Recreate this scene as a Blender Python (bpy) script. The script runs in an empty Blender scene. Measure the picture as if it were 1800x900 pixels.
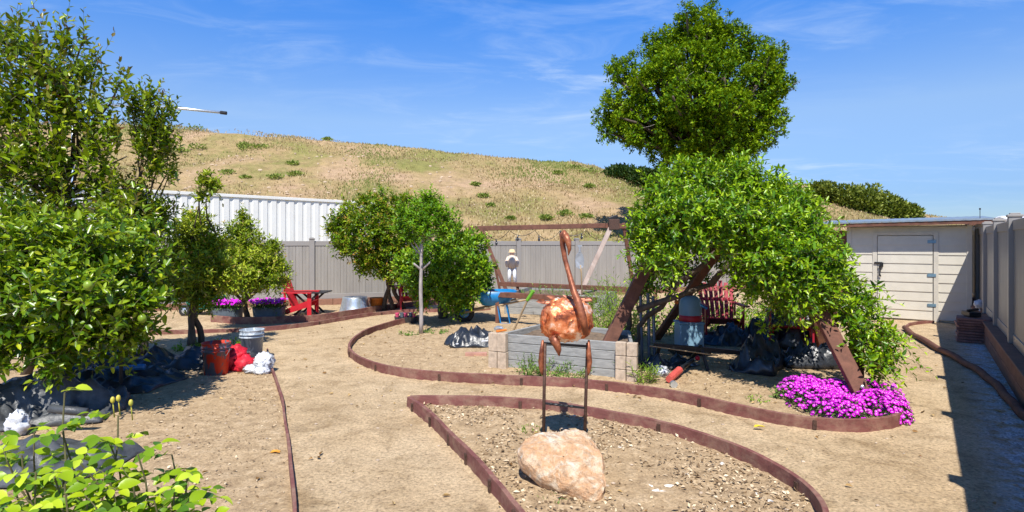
import bpy, math, random
import numpy as np
from mathutils import Vector, Matrix, noise as mn
R = math.radians
random.seed(5); rng = np.random.default_rng(5)
S = bpy.context.scene
col = S.collection

# ------------------------------------------------------------------ camera, world, sun, exposure
EYE = 1.6; FPX = 1000.0; HZ = 425.0
cd = bpy.data.cameras.new('camera'); cam = bpy.data.objects.new('camera', cd); col.objects.link(cam)
cam.location = (0, 0, EYE); cam.rotation_euler = (R(90), 0, 0)
cd.sensor_width = 36; cd.lens = FPX / 1800 * 36; cd.shift_y = -(450 - HZ) / 1800
cd.clip_start = .05; cd.clip_end = 3000
S.camera = cam
LIGHT = Vector((.05, .68, -1)).normalized()          # the way the sunlight travels
elev = math.asin(-LIGHT.z)
w = bpy.data.worlds.new('World'); S.world = w; w.use_nodes = True
nt = w.node_tree; nt.nodes.clear(); N = nt.nodes.new; L = nt.links.new
sky = N('ShaderNodeTexSky'); sky.sky_type = 'NISHITA'; sky.sun_disc = False
sky.sun_elevation = elev; sky.sun_rotation = math.atan2(-LIGHT.x, -LIGHT.y)
sky.air_density = 1.0; sky.dust_density = .35; sky.ozone_density = 2.2; sky.altitude = 200
bg = N('ShaderNodeBackground'); bg.inputs['Strength'].default_value = .125
wo = N('ShaderNodeOutputWorld')
hs = N('ShaderNodeHueSaturation'); hs.inputs['Saturation'].default_value = 1.22; hs.inputs['Value'].default_value = 1.12; hs.inputs['Hue'].default_value = .503
tc = N('ShaderNodeTexCoord'); sp = N('ShaderNodeSeparateXYZ'); L(tc.outputs['Generated'], sp.inputs[0])
def mth(op, a, b=None, clamp=False, tree=None):
    n = (tree or nt).nodes.new('ShaderNodeMath'); n.operation = op; n.use_clamp = clamp
    for i, v in enumerate((a, b)):
        if v is None: continue
        if isinstance(v, (int, float)): n.inputs[i].default_value = v
        else: (tree or nt).links.new(v, n.inputs[i])
    return n.outputs[0]
zz = mth('MAXIMUM', mth('ADD', sp.outputs[2], .10), .03)
cx = N('ShaderNodeCombineXYZ'); L(mth('DIVIDE', sp.outputs[0], zz), cx.inputs[0]); L(mth('DIVIDE', sp.outputs[1], zz), cx.inputs[1])
mp = N('ShaderNodeMapping'); L(cx.outputs[0], mp.inputs[0]); mp.inputs['Rotation'].default_value = (0, 0, R(-35)); mp.inputs['Scale'].default_value = (.7, 1.25, 1)
n1 = N('ShaderNodeTexNoise'); L(mp.outputs[0], n1.inputs['Vector']); n1.inputs['Scale'].default_value = 2.3; n1.inputs['Detail'].default_value = 9; n1.inputs['Roughness'].default_value = .62; n1.inputs['Distortion'].default_value = .8
n2 = N('ShaderNodeTexNoise'); L(cx.outputs[0], n2.inputs['Vector']); n2.inputs['Scale'].default_value = .55; n2.inputs['Detail'].default_value = 2
mr = N('ShaderNodeMapRange'); L(n1.outputs[0], mr.inputs[0]); mr.inputs[1].default_value = .44; mr.inputs[2].default_value = .80; mr.interpolation_type = 'SMOOTHSTEP'
mr2 = N('ShaderNodeMapRange'); L(n2.outputs[0], mr2.inputs[0]); mr2.inputs[1].default_value = .36; mr2.inputs[2].default_value = .62
cf = mth('MULTIPLY', mth('MULTIPLY', mr.outputs[0], mr2.outputs[0]), .55, True)
mx = N('ShaderNodeMixRGB'); L(cf, mx.inputs[0]); L(hs.outputs[0], mx.inputs[1]); mx.inputs[2].default_value = (4.6, 5.5, 6.6, 1)
tr_ = N('ShaderNodeValToRGB'); L(sp.outputs[2], tr_.inputs[0]); e_ = tr_.color_ramp.elements
while len(e_) < 6: e_.new(.5)
for i_, (p_, c_) in enumerate([(0, (.42, .52, .72)), (.07, (.50, .56, .75)), (.2, (1.0, .92, .92)), (.38, (.92, 1.04, 1.28)), (.55, (.50, .66, .85)), (1, (.30, .42, .60))]): e_[i_].position = p_; e_[i_].color = (*c_, 1)
ml_ = N('ShaderNodeMixRGB'); ml_.blend_type = 'MULTIPLY'; ml_.inputs[0].default_value = 1; L(sky.outputs[0], ml_.inputs[1]); L(tr_.outputs[0], ml_.inputs[2])
L(ml_.outputs[0], hs.inputs['Color']); L(mx.outputs[0], bg.inputs[0]); L(bg.outputs[0], wo.inputs[0])
sd = bpy.data.lights.new('sun', 'SUN'); sun = bpy.data.objects.new('sun', sd); col.objects.link(sun)
sd.energy = 5.0; sd.angle = R(.53); sd.color = (1, .955, .88)
sun.rotation_euler = LIGHT.to_track_quat('-Z', 'Y').to_euler()
sun.location = (-2, -10, 20)
S.view_settings.view_transform = 'Standard'; S.view_settings.look = 'None'
S.view_settings.exposure = .36; S.view_settings.gamma = 1; S.view_settings.use_curve_mapping = False

# ------------------------------------------------------------------ measuring helpers
def G(px, py, z=0.0):                # point at height z seen at a pixel of the photo
    Y = (EYE - z) * FPX / (py - HZ); return Vector(((px - 900) / FPX * Y, Y, z))
def W(px, py, Y):                    # point at depth Y
    return Vector(((px - 900) / FPX * Y, Y, EYE - (py - HZ) / FPX * Y))

# ------------------------------------------------------------------ materials
def newmat(name):
    m = bpy.data.materials.new(name); m.use_nodes = True; t = m.node_tree
    return m, t, t.nodes['Principled BSDF']
def ramp(t, src, stops, interp='LINEAR'):
    r = t.nodes.new('ShaderNodeValToRGB'); t.links.new(src, r.inputs[0]); e = r.color_ramp.elements
    while len(e) < len(stops): e.new(.5)
    for i, (p, c) in enumerate(stops): e[i].position = p; e[i].color = (*c, 1)
    r.color_ramp.interpolation = interp
    return r.outputs[0]
def nz(t, scale, detail=5, rough=.6, vec=None, dist=0, stretch=None, coord='Object'):
    n = t.nodes.new('ShaderNodeTexNoise'); n.inputs['Scale'].default_value = scale; n.inputs['Detail'].default_value = detail
    n.inputs['Roughness'].default_value = rough; n.inputs['Distortion'].default_value = dist
    c = t.nodes.new('ShaderNodeTexCoord'); v = c.outputs[coord]
    if stretch:
        mpp = t.nodes.new('ShaderNodeMapping'); mpp.inputs['Scale'].default_value = stretch; t.links.new(v, mpp.inputs[0]); v = mpp.outputs[0]
    t.links.new(v, n.inputs['Vector']); return n.outputs[0]
def bump(t, b, h, strength=.4, dist=.01):
    n = t.nodes.new('ShaderNodeBump'); n.inputs['Strength'].default_value = strength; n.inputs['Distance'].default_value = dist
    t.links.new(h, n.inputs['Height']); t.links.new(n.outputs[0], b.inputs['Normal'])
def mix(t, f, a, b, mode='MIX'):
    n = t.nodes.new('ShaderNodeMixRGB'); n.blend_type = mode
    for i, v in enumerate((f, a, b)):
        if isinstance(v, (int, float)): n.inputs[i].default_value = v
        elif isinstance(v, tuple): n.inputs[i].default_value = (*v, 1)
        else: t.links.new(v, n.inputs[i])
    return n.outputs[0]
def simple(name, c, rough=.6, metal=0, var=.25, scale=8, bs=.15, bd=.004, stretch=None, c2=None, spec=.5):
    m, t, b = newmat(name); n = nz(t, scale, 6, .65, stretch=stretch)
    lo = tuple(x * (1 - var) for x in c) if c2 is None else c2
    hi = tuple(min(1, x * (1 + var)) for x in c) if c2 is None else c
    t.links.new(ramp(t, n, [(.3, lo), (.7, hi)]), b.inputs['Base Color'])
    b.inputs['Roughness'].default_value = rough; b.inputs['Metallic'].default_value = metal; b.inputs['Specular IOR Level'].default_value = spec
    if bs: bump(t, b, n, bs, bd)
    return m
def wood(name, dark, light, axis=(1, 1, 1), rough=.75, scale=5):
    m, t, b = newmat(name)
    g = nz(t, scale, 8, .7, stretch=axis, dist=.6); s = nz(t, 2.2, 3)
    c = ramp(t, g, [(.3, dark), (.52, tuple((a + b_) / 2 for a, b_ in zip(dark, light))), (.72, light)])
    c = mix(t, mth('MULTIPLY', s, .5, tree=t), c, tuple(x * .6 for x in light), 'MIX')
    t.links.new(c, b.inputs['Base Color']); b.inputs['Roughness'].default_value = rough; bump(t, b, g, .5, .006)
    return m
def foliage(name, dark, mid, light, young=None, yk=.0, rough=.42, trans=.3, spec=.25):
    m, t, b = newmat(name)
    a = t.nodes.new('ShaderNodeAttribute'); a.attribute_name = 'tone'
    c = ramp(t, a.outputs['Fac'], [(.1, dark), (.45, mid), (.84, light), (.95, tuple(min(.8, q * 1.25 + .04) for q in light))])
    if young:
        y = t.nodes.new('ShaderNodeAttribute'); y.attribute_name = 'young'
        yf = t.nodes.new('ShaderNodeMapRange'); t.links.new(y.outputs['Fac'], yf.inputs[0]); yf.inputs[1].default_value = yk; yf.inputs[2].default_value = 1
        c = mix(t, yf.outputs[0], c, young)
    t.links.new(c, b.inputs['Base Color']); b.inputs['Roughness'].default_value = rough; b.inputs['Specular IOR Level'].default_value = spec
    tr = t.nodes.new('ShaderNodeBsdfTranslucent'); cc = mix(t, .5, c, (.34, .46, .005), 'MIX'); t.links.new(cc, tr.inputs[0])
    ms = t.nodes.new('ShaderNodeMixShader'); ms.inputs[0].default_value = trans
    t.links.new(b.outputs[0], ms.inputs[1]); t.links.new(tr.outputs[0], ms.inputs[2]); t.links.new(ms.outputs[0], t.nodes['Material Output'].inputs[0])
    return m

M = {}
M['citrus'] = foliage('citrus_leaf', (.020, .065, .005), (.095, .205, .007), (.34, .46, .014), (.48, .52, .015), .8, .30, .26, .5)
M['plum'] = foliage('plum_leaf', (.035, .10, .006), (.15, .27, .009), (.44, .54, .016), (.14, .04, .020), .62, .32, .26, .5)
M['peach'] = foliage('peach_leaf', (.06, .14, .010), (.24, .35, .014), (.50, .56, .04), (.50, .30, .09), .82, .4, .28, .35)
M['bush'] = foliage('bush_leaf', (.022, .09, .005), (.11, .26, .007), (.32, .48, .012), (.40, .50, .015), .78, .36, .25, .35)
M['redbush'] = foliage('red_tipped_leaf', (.03, .095, .006), (.14, .27, .008), (.34, .44, .015), (.44, .22, .035), .64, .36, .25, .35)
M['smalltree'] = foliage('small_tree_leaf', (.045, .15, .006), (.14, .33, .008), (.30, .50, .012), None, 0, .4, .34, .3)
M['vine'] = foliage('vine_leaf', (.020, .085, .003), (.125, .28, .005), (.40, .57, .010), (.46, .60, .015), .75, .34, .24, .4)
M['oak'] = foliage('oak_leaf', (.014, .060, .003), (.080, .180, .004), (.26, .38, .005), (.30, .38, .008), .8, .5, .18, .12)
M['farshrub'] = foliage('hill_shrub_leaf', (.05, .08, .012), (.13, .17, .025), (.26, .30, .05), None, 0, .6, .18, .1)
M['darkshrub'] = foliage('dark_shrub_leaf', (.010, .03, .006), (.022, .055, .010), (.045, .08, .012), None, 0, .6, .12, .1)
M['hillgreen'] = foliage('hill_green_leaf', (.10, .16, .03), (.20, .28, .05), (.32, .38, .09), None, 0, .6, .25, .1)
M['rose'] = foliage('rose_leaf', (.07, .18, .015), (.23, .38, .010), (.42, .54, .010), (.50, .56, .012), .7, .36, .3, .35)
M['weed'] = foliage('weed_leaf', (.04, .12, .02), (.12, .24, .045), (.25, .38, .07), None, 0, .5, .28)
M['grassy'] = foliage('tall_green_leaf', (.06, .16, .015), (.18, .34, .025), (.36, .50, .05), None, 0, .4, .35)
M['iceleaf'] = foliage('ice_plant_leaf', (.03, .08, .02), (.07, .15, .03), (.14, .24, .05), None, 0, .4, .1)
M['dry'] = foliage('dry_grass_blade', (.24, .16, .08), (.36, .26, .13), (.48, .38, .22), (.20, .24, .06), .55, .8, .2)
M['petal'] = foliage('magenta_petal', (.44, .003, .44), (.68, .006, .64), (.84, .03, .78), None, 0, .45, .0)
M['chip'] = foliage('wood_chip', (.17, .11, .06), (.42, .30, .175), (.64, .50, .33), None, 0, .85, .0)
M['bark'] = simple('bark', (.10, .075, .055), .9, var=.45, scale=14, bs=.8, bd=.01, stretch=(1, 1, .25))
M['palebark'] = simple('pale_bark', (.38, .34, .32), .8, var=.3, scale=16, bs=.5, bd=.005, stretch=(1, 1, .3))
M['twig'] = simple('twig', (.13, .12, .05), .8, var=.3, scale=20, bs=0)
M['edging'] = wood('redwood_edging', (.115, .035, .03), (.27, .10, .085), (1, 1, 3), .8, 6)
_t = M['edging'].node_tree; _b = _t.nodes['Principled BSDF']; _src = _b.inputs['Base Color'].links[0].from_socket
_t.links.new(mix(_t, mth('MULTIPLY', ramp(_t, nz(_t, 5, 7, .75, dist=.4), [(.45, (0, 0, 0)), (.68, (1, 1, 1))]), .5, tree=_t), _src, (.42, .30, .20)), _b.inputs['Base Color'])
M['timber'] = wood('brown_timber', (.07, .028, .018), (.25, .105, .065), (1, 1, 1), .8, 7)
M['timber_pale'] = wood('pale_weathered_timber', (.28, .19, .15), (.58, .47, .40), (1, 1, .4), .8, 8)
M['greywood'] = wood('grey_weathered_board', (.16, .16, .16), (.46, .46, .44), (1.2, 1.2, 6), .85, 5)
M['shed'] = simple('cream_siding_paint', (.60, .56, .47), .6, var=.06, scale=5, bs=.1)
M['shedtrim'] = simple('cream_trim_paint', (.56, .52, .44), .6, var=.07, scale=6, bs=.1)
M['fence'] = simple('taupe_vinyl', (.36, .335, .30), .42, scale=4, bs=.03, c2=(.27, .25, .225), stretch=(1, 1, .15))
M['fencepost'] = simple('taupe_vinyl_post', (.31, .29, .27), .38, var=.05, scale=3, bs=.02)
M['white_metal'] = simple('white_corrugated_metal', (.88, .87, .82), .5, var=.05, scale=2.5, bs=.02, c2=(.82, .80, .74))
M['roofmetal'] = simple('grey_sheet_metal', (.36, .42, .46), .4, .6, var=.2, scale=5, bs=.1)
M['galv'] = simple('galvanised_steel', (.60, .66, .70), .34, .75, var=.2, scale=16, bs=.1)
M['black'] = simple('black_metal', (.02, .02, .022), .45, .2, var=.3, scale=20, bs=.1)
M['blackpl'] = simple('black_plastic_sheet', (.022, .026, .034), .33, 0, var=.5, scale=9, bs=.5, bd=.02, spec=.7)
M['greypl'] = simple('grey_black_plastic', (.07, .075, .08), .42, 0, var=.4, scale=10, bs=.5, bd=.02)
M['red'] = simple('red_paint', (.58, .018, .03), .45, var=.15, scale=7, bs=.08)
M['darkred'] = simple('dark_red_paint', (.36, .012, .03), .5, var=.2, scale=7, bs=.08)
M['redbag'] = simple('red_fabric', (.62, .015, .035), .55, var=.35, scale=14, bs=.6, bd=.02)
M['whitebag'] = simple('white_plastic_bag', (.62, .64, .68), .45, var=.35, scale=14, bs=.5, bd=.02)
M['blue'] = simple('blue_tray_paint', (.012, .19, .46), .35, var=.2, scale=9, bs=.08)
M['bluebag'] = simple('blue_plastic', (.03, .17, .42), .4, var=.4, scale=14, bs=.4, bd=.02)
M['cooler'] = simple('pale_blue_plastic', (.22, .38, .50), .45, var=.1, scale=6, bs=.05)
M['orange'] = simple('orange_plastic', (.62, .17, .02), .5, var=.12, scale=6, bs=.08)
M['green_paint'] = simple('green_cart_paint', (.01, .24, .15), .5, var=.2, scale=8, bs=.05)
M['rubber'] = simple('rubber', (.025, .025, .025), .8, var=.3, scale=20, bs=.2)
M['tank'] = simple('dusty_grey_blue_planter', (.12, .15, .18), .6, var=.2, scale=8, bs=.1)
M['paver'] = simple('tan_concrete_paver', (.48, .38, .285), .9, var=.28, scale=18, bs=.4, bd=.004)
M['brown_block'] = simple('brown_retaining_block', (.26, .13, .085), .9, var=.25, scale=9, bs=.5, bd=.008)
M['terracotta'] = simple('red_stone_tile', (.25, .13, .11), .85, var=.4, scale=12, bs=.3)
M['soil'] = simple('dark_bed_soil', (.17, .12, .08), .95, var=.4, scale=16, bs=.8, bd=.03)
M['bulb'] = simple('dark_glass_bulb', (.05, .05, .055), .15, 0, var=.1, bs=0)
M['skin'] = simple('doll_cloth_skin', (.72, .50, .40), .7, var=.1, bs=0)
M['straw'] = simple('straw_hat', (.70, .52, .30), .8, var=.2, scale=30)
M['cream_cloth'] = simple('cream_cloth', (.76, .62, .50), .8, var=.08, scale=14, bs=.3)
M['white_cloth'] = simple('white_cloth', (.78, .80, .84), .8, var=.06, scale=14, bs=.3)
M['green_handle'] = simple('lime_green_grip', (.16, .42, .03), .5, var=.1, bs=0)
M['handle'] = wood('bare_wood_handle', (.30, .20, .11), (.52, .38, .22), (1, 1, 1), .7, 12)
M['yellow'] = simple('yellow_leaf', (.75, .55, .02), .6, var=.15, bs=0)
M['brownleaf'] = simple('orange_brown_leaf', (.60, .27, .03), .7, var=.3, bs=0)
M['lime'] = simple('green_fruit', (.20, .30, .02), .4, var=.25, scale=20, bs=.1)
M['pinkbud'] = simple('pink_bud', (.55, .10, .12), .5, bs=0)
M['rosebud'] = simple('rose_bud', (.70, .50, .06), .5, var=.4, scale=60, bs=0, c2=(.30, .40, .06))
M['hinge'] = simple('blue_grey_hinge', (.20, .33, .42), .45, .5, bs=0)
M['rust'] = simple('brown_rusted_steel', (.10, .055, .04), .7, .4, var=.5, scale=40, bs=.2)
M['pinkrim'] = simple('pink_plastic', (.65, .08, .18), .5, bs=0)
M['glassy'] = simple('grey_screen', (.35, .37, .40), .4, .2, bs=0)
# copper
m, t, b = newmat('beaten_copper'); n = nz(t, 9, 5, .6); n_ = nz(t, 38, 4, .6)
t.links.new(ramp(t, n, [(.36, (.22, .06, .03)), (.46, (.70, .20, .07)), (.56, (.90, .38, .18)), (.64, (1.0, .80, .66))]), b.inputs['Base Color'])
b.inputs['Metallic'].default_value = .45; b.inputs['Roughness'].default_value = .38; bump(t, b, n_, .6, .01); M['copper'] = m
m, t, b = newmat('aged_copper'); n = nz(t, 16, 5, .6)
t.links.new(ramp(t, n, [(.33, (.14, .04, .02)), (.6, (.42, .14, .065)), (.75, (.70, .36, .22))]), b.inputs['Base Color'])
b.inputs['Metallic'].default_value = .35; b.inputs['Roughness'].default_value = .45; bump(t, b, n, .4, .006); M['copper2'] = m
# boulder
m, t, b = newmat('cream_orange_boulder'); n = nz(t, 5.5, 8, .62, dist=1.2); n_ = nz(t, 26, 8, .7)
c = ramp(t, n, [(.34, (.78, .70, .56)), (.45, (.74, .56, .38)), (.54, (.66, .38, .20)), (.62, (.70, .48, .30)), (.7, (.82, .75, .62))])
c = mix(t, ramp(t, n_, [(.36, (.75, .75, .75)), (.52, (0, 0, 0))]), c, (.42, .26, .15)); c = mix(t, ramp(t, nz(t, 11, 6, .7, dist=.5), [(.55, (0, 0, 0)), (.66, (.7, .7, .7))]), c, (.62, .33, .15))
t.links.new(c, b.inputs['Base Color']); b.inputs['Roughness'].default_value = .85; bump(t, b, n_, 1.0, .03); M['rock'] = m
# splattered buckets
def splat(name, base, paint, thr, scale, rough=.5, metal=0):
    m, t, b = newmat(name); n = nz(t, scale, 5, .6, dist=.8, stretch=(1, 1, .55))
    t.links.new(ramp(t, n, [(thr - .02, base), (thr + .02, paint)]), b.inputs['Base Color']); b.inputs['Roughness'].default_value = rough
    b.inputs['Metallic'].default_value = metal; return m
M['redbucket'] = splat('red_bucket_with_grey_smears', (.52, .035, .012), (.10, .10, .13), .53, 9)
M['greybucket'] = splat('grey_bucket_with_pale_smears', (.24, .29, .35), (.50, .56, .62), .52, 8, .4)
# ground
m, t, b = newmat('sandy_dirt')
fine = nz(t, 42, 9, .75); med = nz(t, 9, 6, .65); big = nz(t, .9, 4, .55)
cell = t.nodes.new('ShaderNodeTexVoronoi'); cell.inputs['Scale'].default_value = 70; tcc = t.nodes.new('ShaderNodeTexCoord'); t.links.new(tcc.outputs['Object'], cell.inputs['Vector'])
am = t.nodes.new('ShaderNodeAttribute'); am.attribute_name = 'mulch'
ag = t.nodes.new('ShaderNodeAttribute'); ag.attribute_name = 'gravel'
path = ramp(t, big, [(.35, (.50, .365, .215)), (.65, (.58, .44, .275))])
path = mix(t, mth('MULTIPLY', ramp(t, med, [(.35, (1, 1, 1)), (.6, (0, 0, 0))]), .35, tree=t), path, (.34, .24, .145))
spk = ramp(t, fine, [(.36, (.38, .38, .38)), (.5, (1, 1, 1)), (.66, (1.35, 1.35, 1.35))])
path = mix(t, .8, path, spk, 'MULTIPLY')
pt_ = nz(t, 2.6, 6, .7, dist=.7); path = mix(t, .8, path, ramp(t, pt_, [(.33, (.60, .56, .50)), (.5, (1, 1, 1)), (.68, (1.13, 1.13, 1.13))]), 'MULTIPLY')
mul = ramp(t, med, [(.3, (.27, .185, .11)), (.5, (.46, .335, .20)), (.7, (.56, .43, .28))])
mul = mix(t, .55, mul, ramp(t, cell.outputs['Color'], [(.1, (.50, .44, .38)), (.6, (1.05, 1.02, .98)), (.95, (1.4, 1.36, 1.28))]), 'MULTIPLY')
mf = mth('MULTIPLY', am.outputs['Fac'], mth('ADD', mth('MULTIPLY', med, .9, tree=t), .35, tree=t), True, t)
c = mix(t, mf, path, mul)
gr = ramp(t, cell.outputs['Color'], [(.1, (.25, .27, .30)), (.5, (.55, .58, .62)), (.9, (.8, .83, .86))])
gf = mth('MULTIPLY', ag.outputs['Fac'], ramp(t, med, [(.38, (.0, .0, .0)), (.56, (1, 1, 1))]), True, t)
c = mix(t, gf, c, gr)
t.links.new(c, b.inputs['Base Color']); b.inputs['Roughness'].default_value = .95; b.inputs['Specular IOR Level'].default_value = .15
hh = mth('ADD', mth('MULTIPLY', med, 1.2, tree=t), mth('MULTIPLY', fine, .8, tree=t), tree=t); bump(t, b, hh, .75, .022); M['ground'] = m
# hill
m, t, b = newmat('dry_hill_soil'); a1 = nz(t, .22, 5, .6); a2 = nz(t, 2.4, 7, .7); a3 = nz(t, 12, 6, .7)
c = ramp(t, a1, [(.36, (.46, .32, .20)), (.5, (.38, .28, .14)), (.62, (.25, .235, .08))])
c = mix(t, .55, c, ramp(t, a2, [(.3, (.45, .42, .38)), (.55, (1, 1, 1)), (.75, (1.4, 1.3, 1.2))]), 'MULTIPLY')
c = mix(t, .5, c, ramp(t, a3, [(.3, (.5, .5, .5)), (.65, (1.3, 1.3, 1.3))]), 'MULTIPLY')
t.links.new(c, b.inputs['Base Color']); b.inputs['Roughness'].default_value = 1; b.inputs['Specular IOR Level'].default_value = .1; bump(t, b, a3, .8, .08); M['hill'] = m

# ------------------------------------------------------------------ object helpers
def tag(o, label=None, cat=None, group=None, kind=None):
    if label: o['label'] = label
    if cat: o['category'] = cat
    if group: o['group'] = group
    if kind: o['kind'] = kind
    return o
def empty(name, loc, label, cat, group=None, rz=0):
    o = bpy.data.objects.new(name, None); col.objects.link(o); o.location = loc; o.rotation_euler = (0, 0, rz)
    o.empty_display_size = .1
    return tag(o, label, cat, group)
def copy_tree(o, parent=None):
    c = o.copy(); col.objects.link(c); c.parent = parent
    for ch in [x for x in list(o.children)]: copy_tree(ch, c)
    return c
def link(name, me, mat, parent=None, loc=None, world=False, smooth=False, bevel=0):
    me.materials.append(mat); o = bpy.data.objects.new(name, me); col.objects.link(o)
    if smooth: me.polygons.foreach_set('use_smooth', [True] * len(me.polygons))
    if parent is not None:
        o.parent = parent
        if world: o.matrix_parent_inverse = Matrix.Translation(parent.location).inverted() if tuple(parent.rotation_euler) == (0, 0, 0) else (Matrix.Translation(parent.location) @ parent.rotation_euler.to_matrix().to_4x4()).inverted()
    if loc is not None: o.location = loc
    if bevel:
        bm_ = o.modifiers.new('bevel', 'BEVEL'); bm_.width = bevel; bm_.segments = 2; bm_.limit_method = 'ANGLE'
    return o
class MB:
    def __init__(s): s.v = []; s.f = []
    def add(s, vs, fs):
        k = len(s.v); s.v += [tuple(v) for v in vs]; s.f += [tuple(i + k for i in f) for f in fs]; return s
    def box(s, c, d, rz=0, mat=None):
        hx, hy, hz = d[0] / 2, d[1] / 2, d[2] / 2
        vs = [Vector((x, y, z)) for x in (-hx, hx) for y in (-hy, hy) for z in (-hz, hz)]
        m3 = mat if mat is not None else Matrix.Rotation(rz, 3, 'Z')
        return s.add([m3 @ v + Vector(c) for v in vs], [(0, 1, 3, 2), (4, 6, 7, 5), (0, 4, 5, 1), (2, 3, 7, 6), (0, 2, 6, 4), (1, 5, 7, 3)])
    def bar(s, a, b_, w_, h_, up=(0, 0, 1)):
        a = Vector(a); b_ = Vector(b_); x = (b_ - a); l = x.length; x.normalize(); u = Vector(up)
        y = u.cross(x)
        if y.length < 1e-4: y = Vector((1, 0, 0)).cross(x)
        y.normalize(); z = x.cross(y); mt = Matrix((x, y, z)).transposed()
        return s.box((a + b_) / 2, (l, w_, h_), mat=mt)
    def tube(s, pts, rad, n=8, cap=True):
        pts = [Vector(p) for p in pts]; k = len(pts)
        if isinstance(rad, (int, float)): rad = [rad] * k
        vs = []; prev = None
        for i, p in enumerate(pts):
            d = (pts[min(i + 1, k - 1)] - pts[max(i - 1, 0)]).normalized()
            if prev is None: prev = d.orthogonal().normalized()
            a = (prev - d * prev.dot(d)).normalized(); prev = a; b2 = d.cross(a)
            vs += [p + (a * math.cos(q * 2 * math.pi / n) + b2 * math.sin(q * 2 * math.pi / n)) * rad[i] for q in range(n)]
        fs = [(i * n + q, i * n + (q + 1) % n, (i + 1) * n + (q + 1) % n, (i + 1) * n + q) for i in range(k - 1) for q in range(n)]
        if cap: fs += [tuple(range(n))[::-1], tuple((k - 1) * n + q for q in range(n))]
        return s.add(vs, fs)
    def lathe(s, prof, c=(0, 0, 0), n=24, sx=1, sy=1, mat=None):
        c = Vector(c); vs = []
        for r, z in prof:
            for q in range(n):
                a = q * 2 * math.pi / n; v = Vector((r * math.cos(a) * sx, r * math.sin(a) * sy, z)); vs.append((mat @ v if mat is not None else v) + c)
        fs = [(i * n + q, i * n + (q + 1) % n, (i + 1) * n + (q + 1) % n, (i + 1) * n + q) for i in range(len(prof) - 1) for q in range(n)]
        return s.add(vs, fs)
    def ball(s, c, r, seg=16, ring=10, amp=0, fr=3, seed=0, squash=None, ridge=False):
        c = Vector(c); r = Vector((r, r, r)) if isinstance(r, (int, float)) else Vector(r); vs = []
        for i in range(ring + 1):
            th = math.pi * i / ring
            for q in range(seg):
                a = 2 * math.pi * q / seg; d = Vector((math.sin(th) * math.cos(a), math.sin(th) * math.sin(a), math.cos(th)))
                k = 1
                if amp:
                    e = mn.noise(d * fr + Vector((seed, seed * 2, 0))); e2 = mn.noise(d * fr * 2.7 + Vector((seed, 0, 5)))
                    k += amp * (e if not ridge else (.5 - abs(e) * 2)) + amp * .5 * e2
                p = Vector((d.x * r.x, d.y * r.y, d.z * r.z)) * k
                if squash is not None: p.z = max(p.z, squash)
                vs.append(c + p)
        fs = [(i * seg + q, (i + 1) * seg + q, (i + 1) * seg + (q + 1) % seg, i * seg + (q + 1) % seg) for i in range(ring) for q in range(seg)]
        return s.add(vs, fs)
    def build(s, name, mat, parent=None, world=False, loc=None, smooth=False, bevel=0):
        me = bpy.data.meshes.new(name); me.from_pydata(s.v, [], s.f); me.validate(); me.update()
        return link(name, me, mat, parent, loc, world, smooth, bevel)

def norm(a): return a / np.maximum(np.linalg.norm(a, axis=-1, keepdims=True), 1e-9)
def fine_leaves(name, P, D, Nn, Ln, wid, mat, parent, tone, young, droop=.25, fold=.16):
    n = len(P); D = norm(D); Sx = norm(np.cross(D, Nn)); U = np.cross(Sx, D); Ln = np.asarray(Ln)[:, None]; T = [0, .14, .36, .6, .82, 1.0]; Hw = [.02, .33, .5, .47, .28, .012]; V = []
    for t_, h_ in zip(T, Hw):
        m_ = P + D * Ln * t_ - U * Ln * droop * t_ ** 2; e = U * (Ln * wid * fold * h_ * 2) + U * Ln * rng.normal(size=(n, 1)) * .012
        V += [m_ - Sx * Ln * wid * h_ + e, m_, m_ + Sx * Ln * wid * h_ + e]
    V = np.stack(V, 1).reshape(-1, 3); b0 = np.arange(n)[:, None] * 18
    F = np.concatenate([b0 + np.array([[3 * i + j, 3 * i + j + 1, 3 * i + j + 4, 3 * i + j + 3]]) for i in range(5) for j in (0, 1)], 1).reshape(-1, 4)
    me = bpy.data.meshes.new(name); me.from_pydata(V.tolist(), [], F.tolist())
    for nm, arr in (('tone', tone), ('young', young)): a = me.attributes.new(nm, 'FLOAT', 'FACE'); a.data.foreach_set('value', np.repeat(np.asarray(arr, np.float32), 10))
    return link(name, me, mat, parent, None, True, True)
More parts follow.
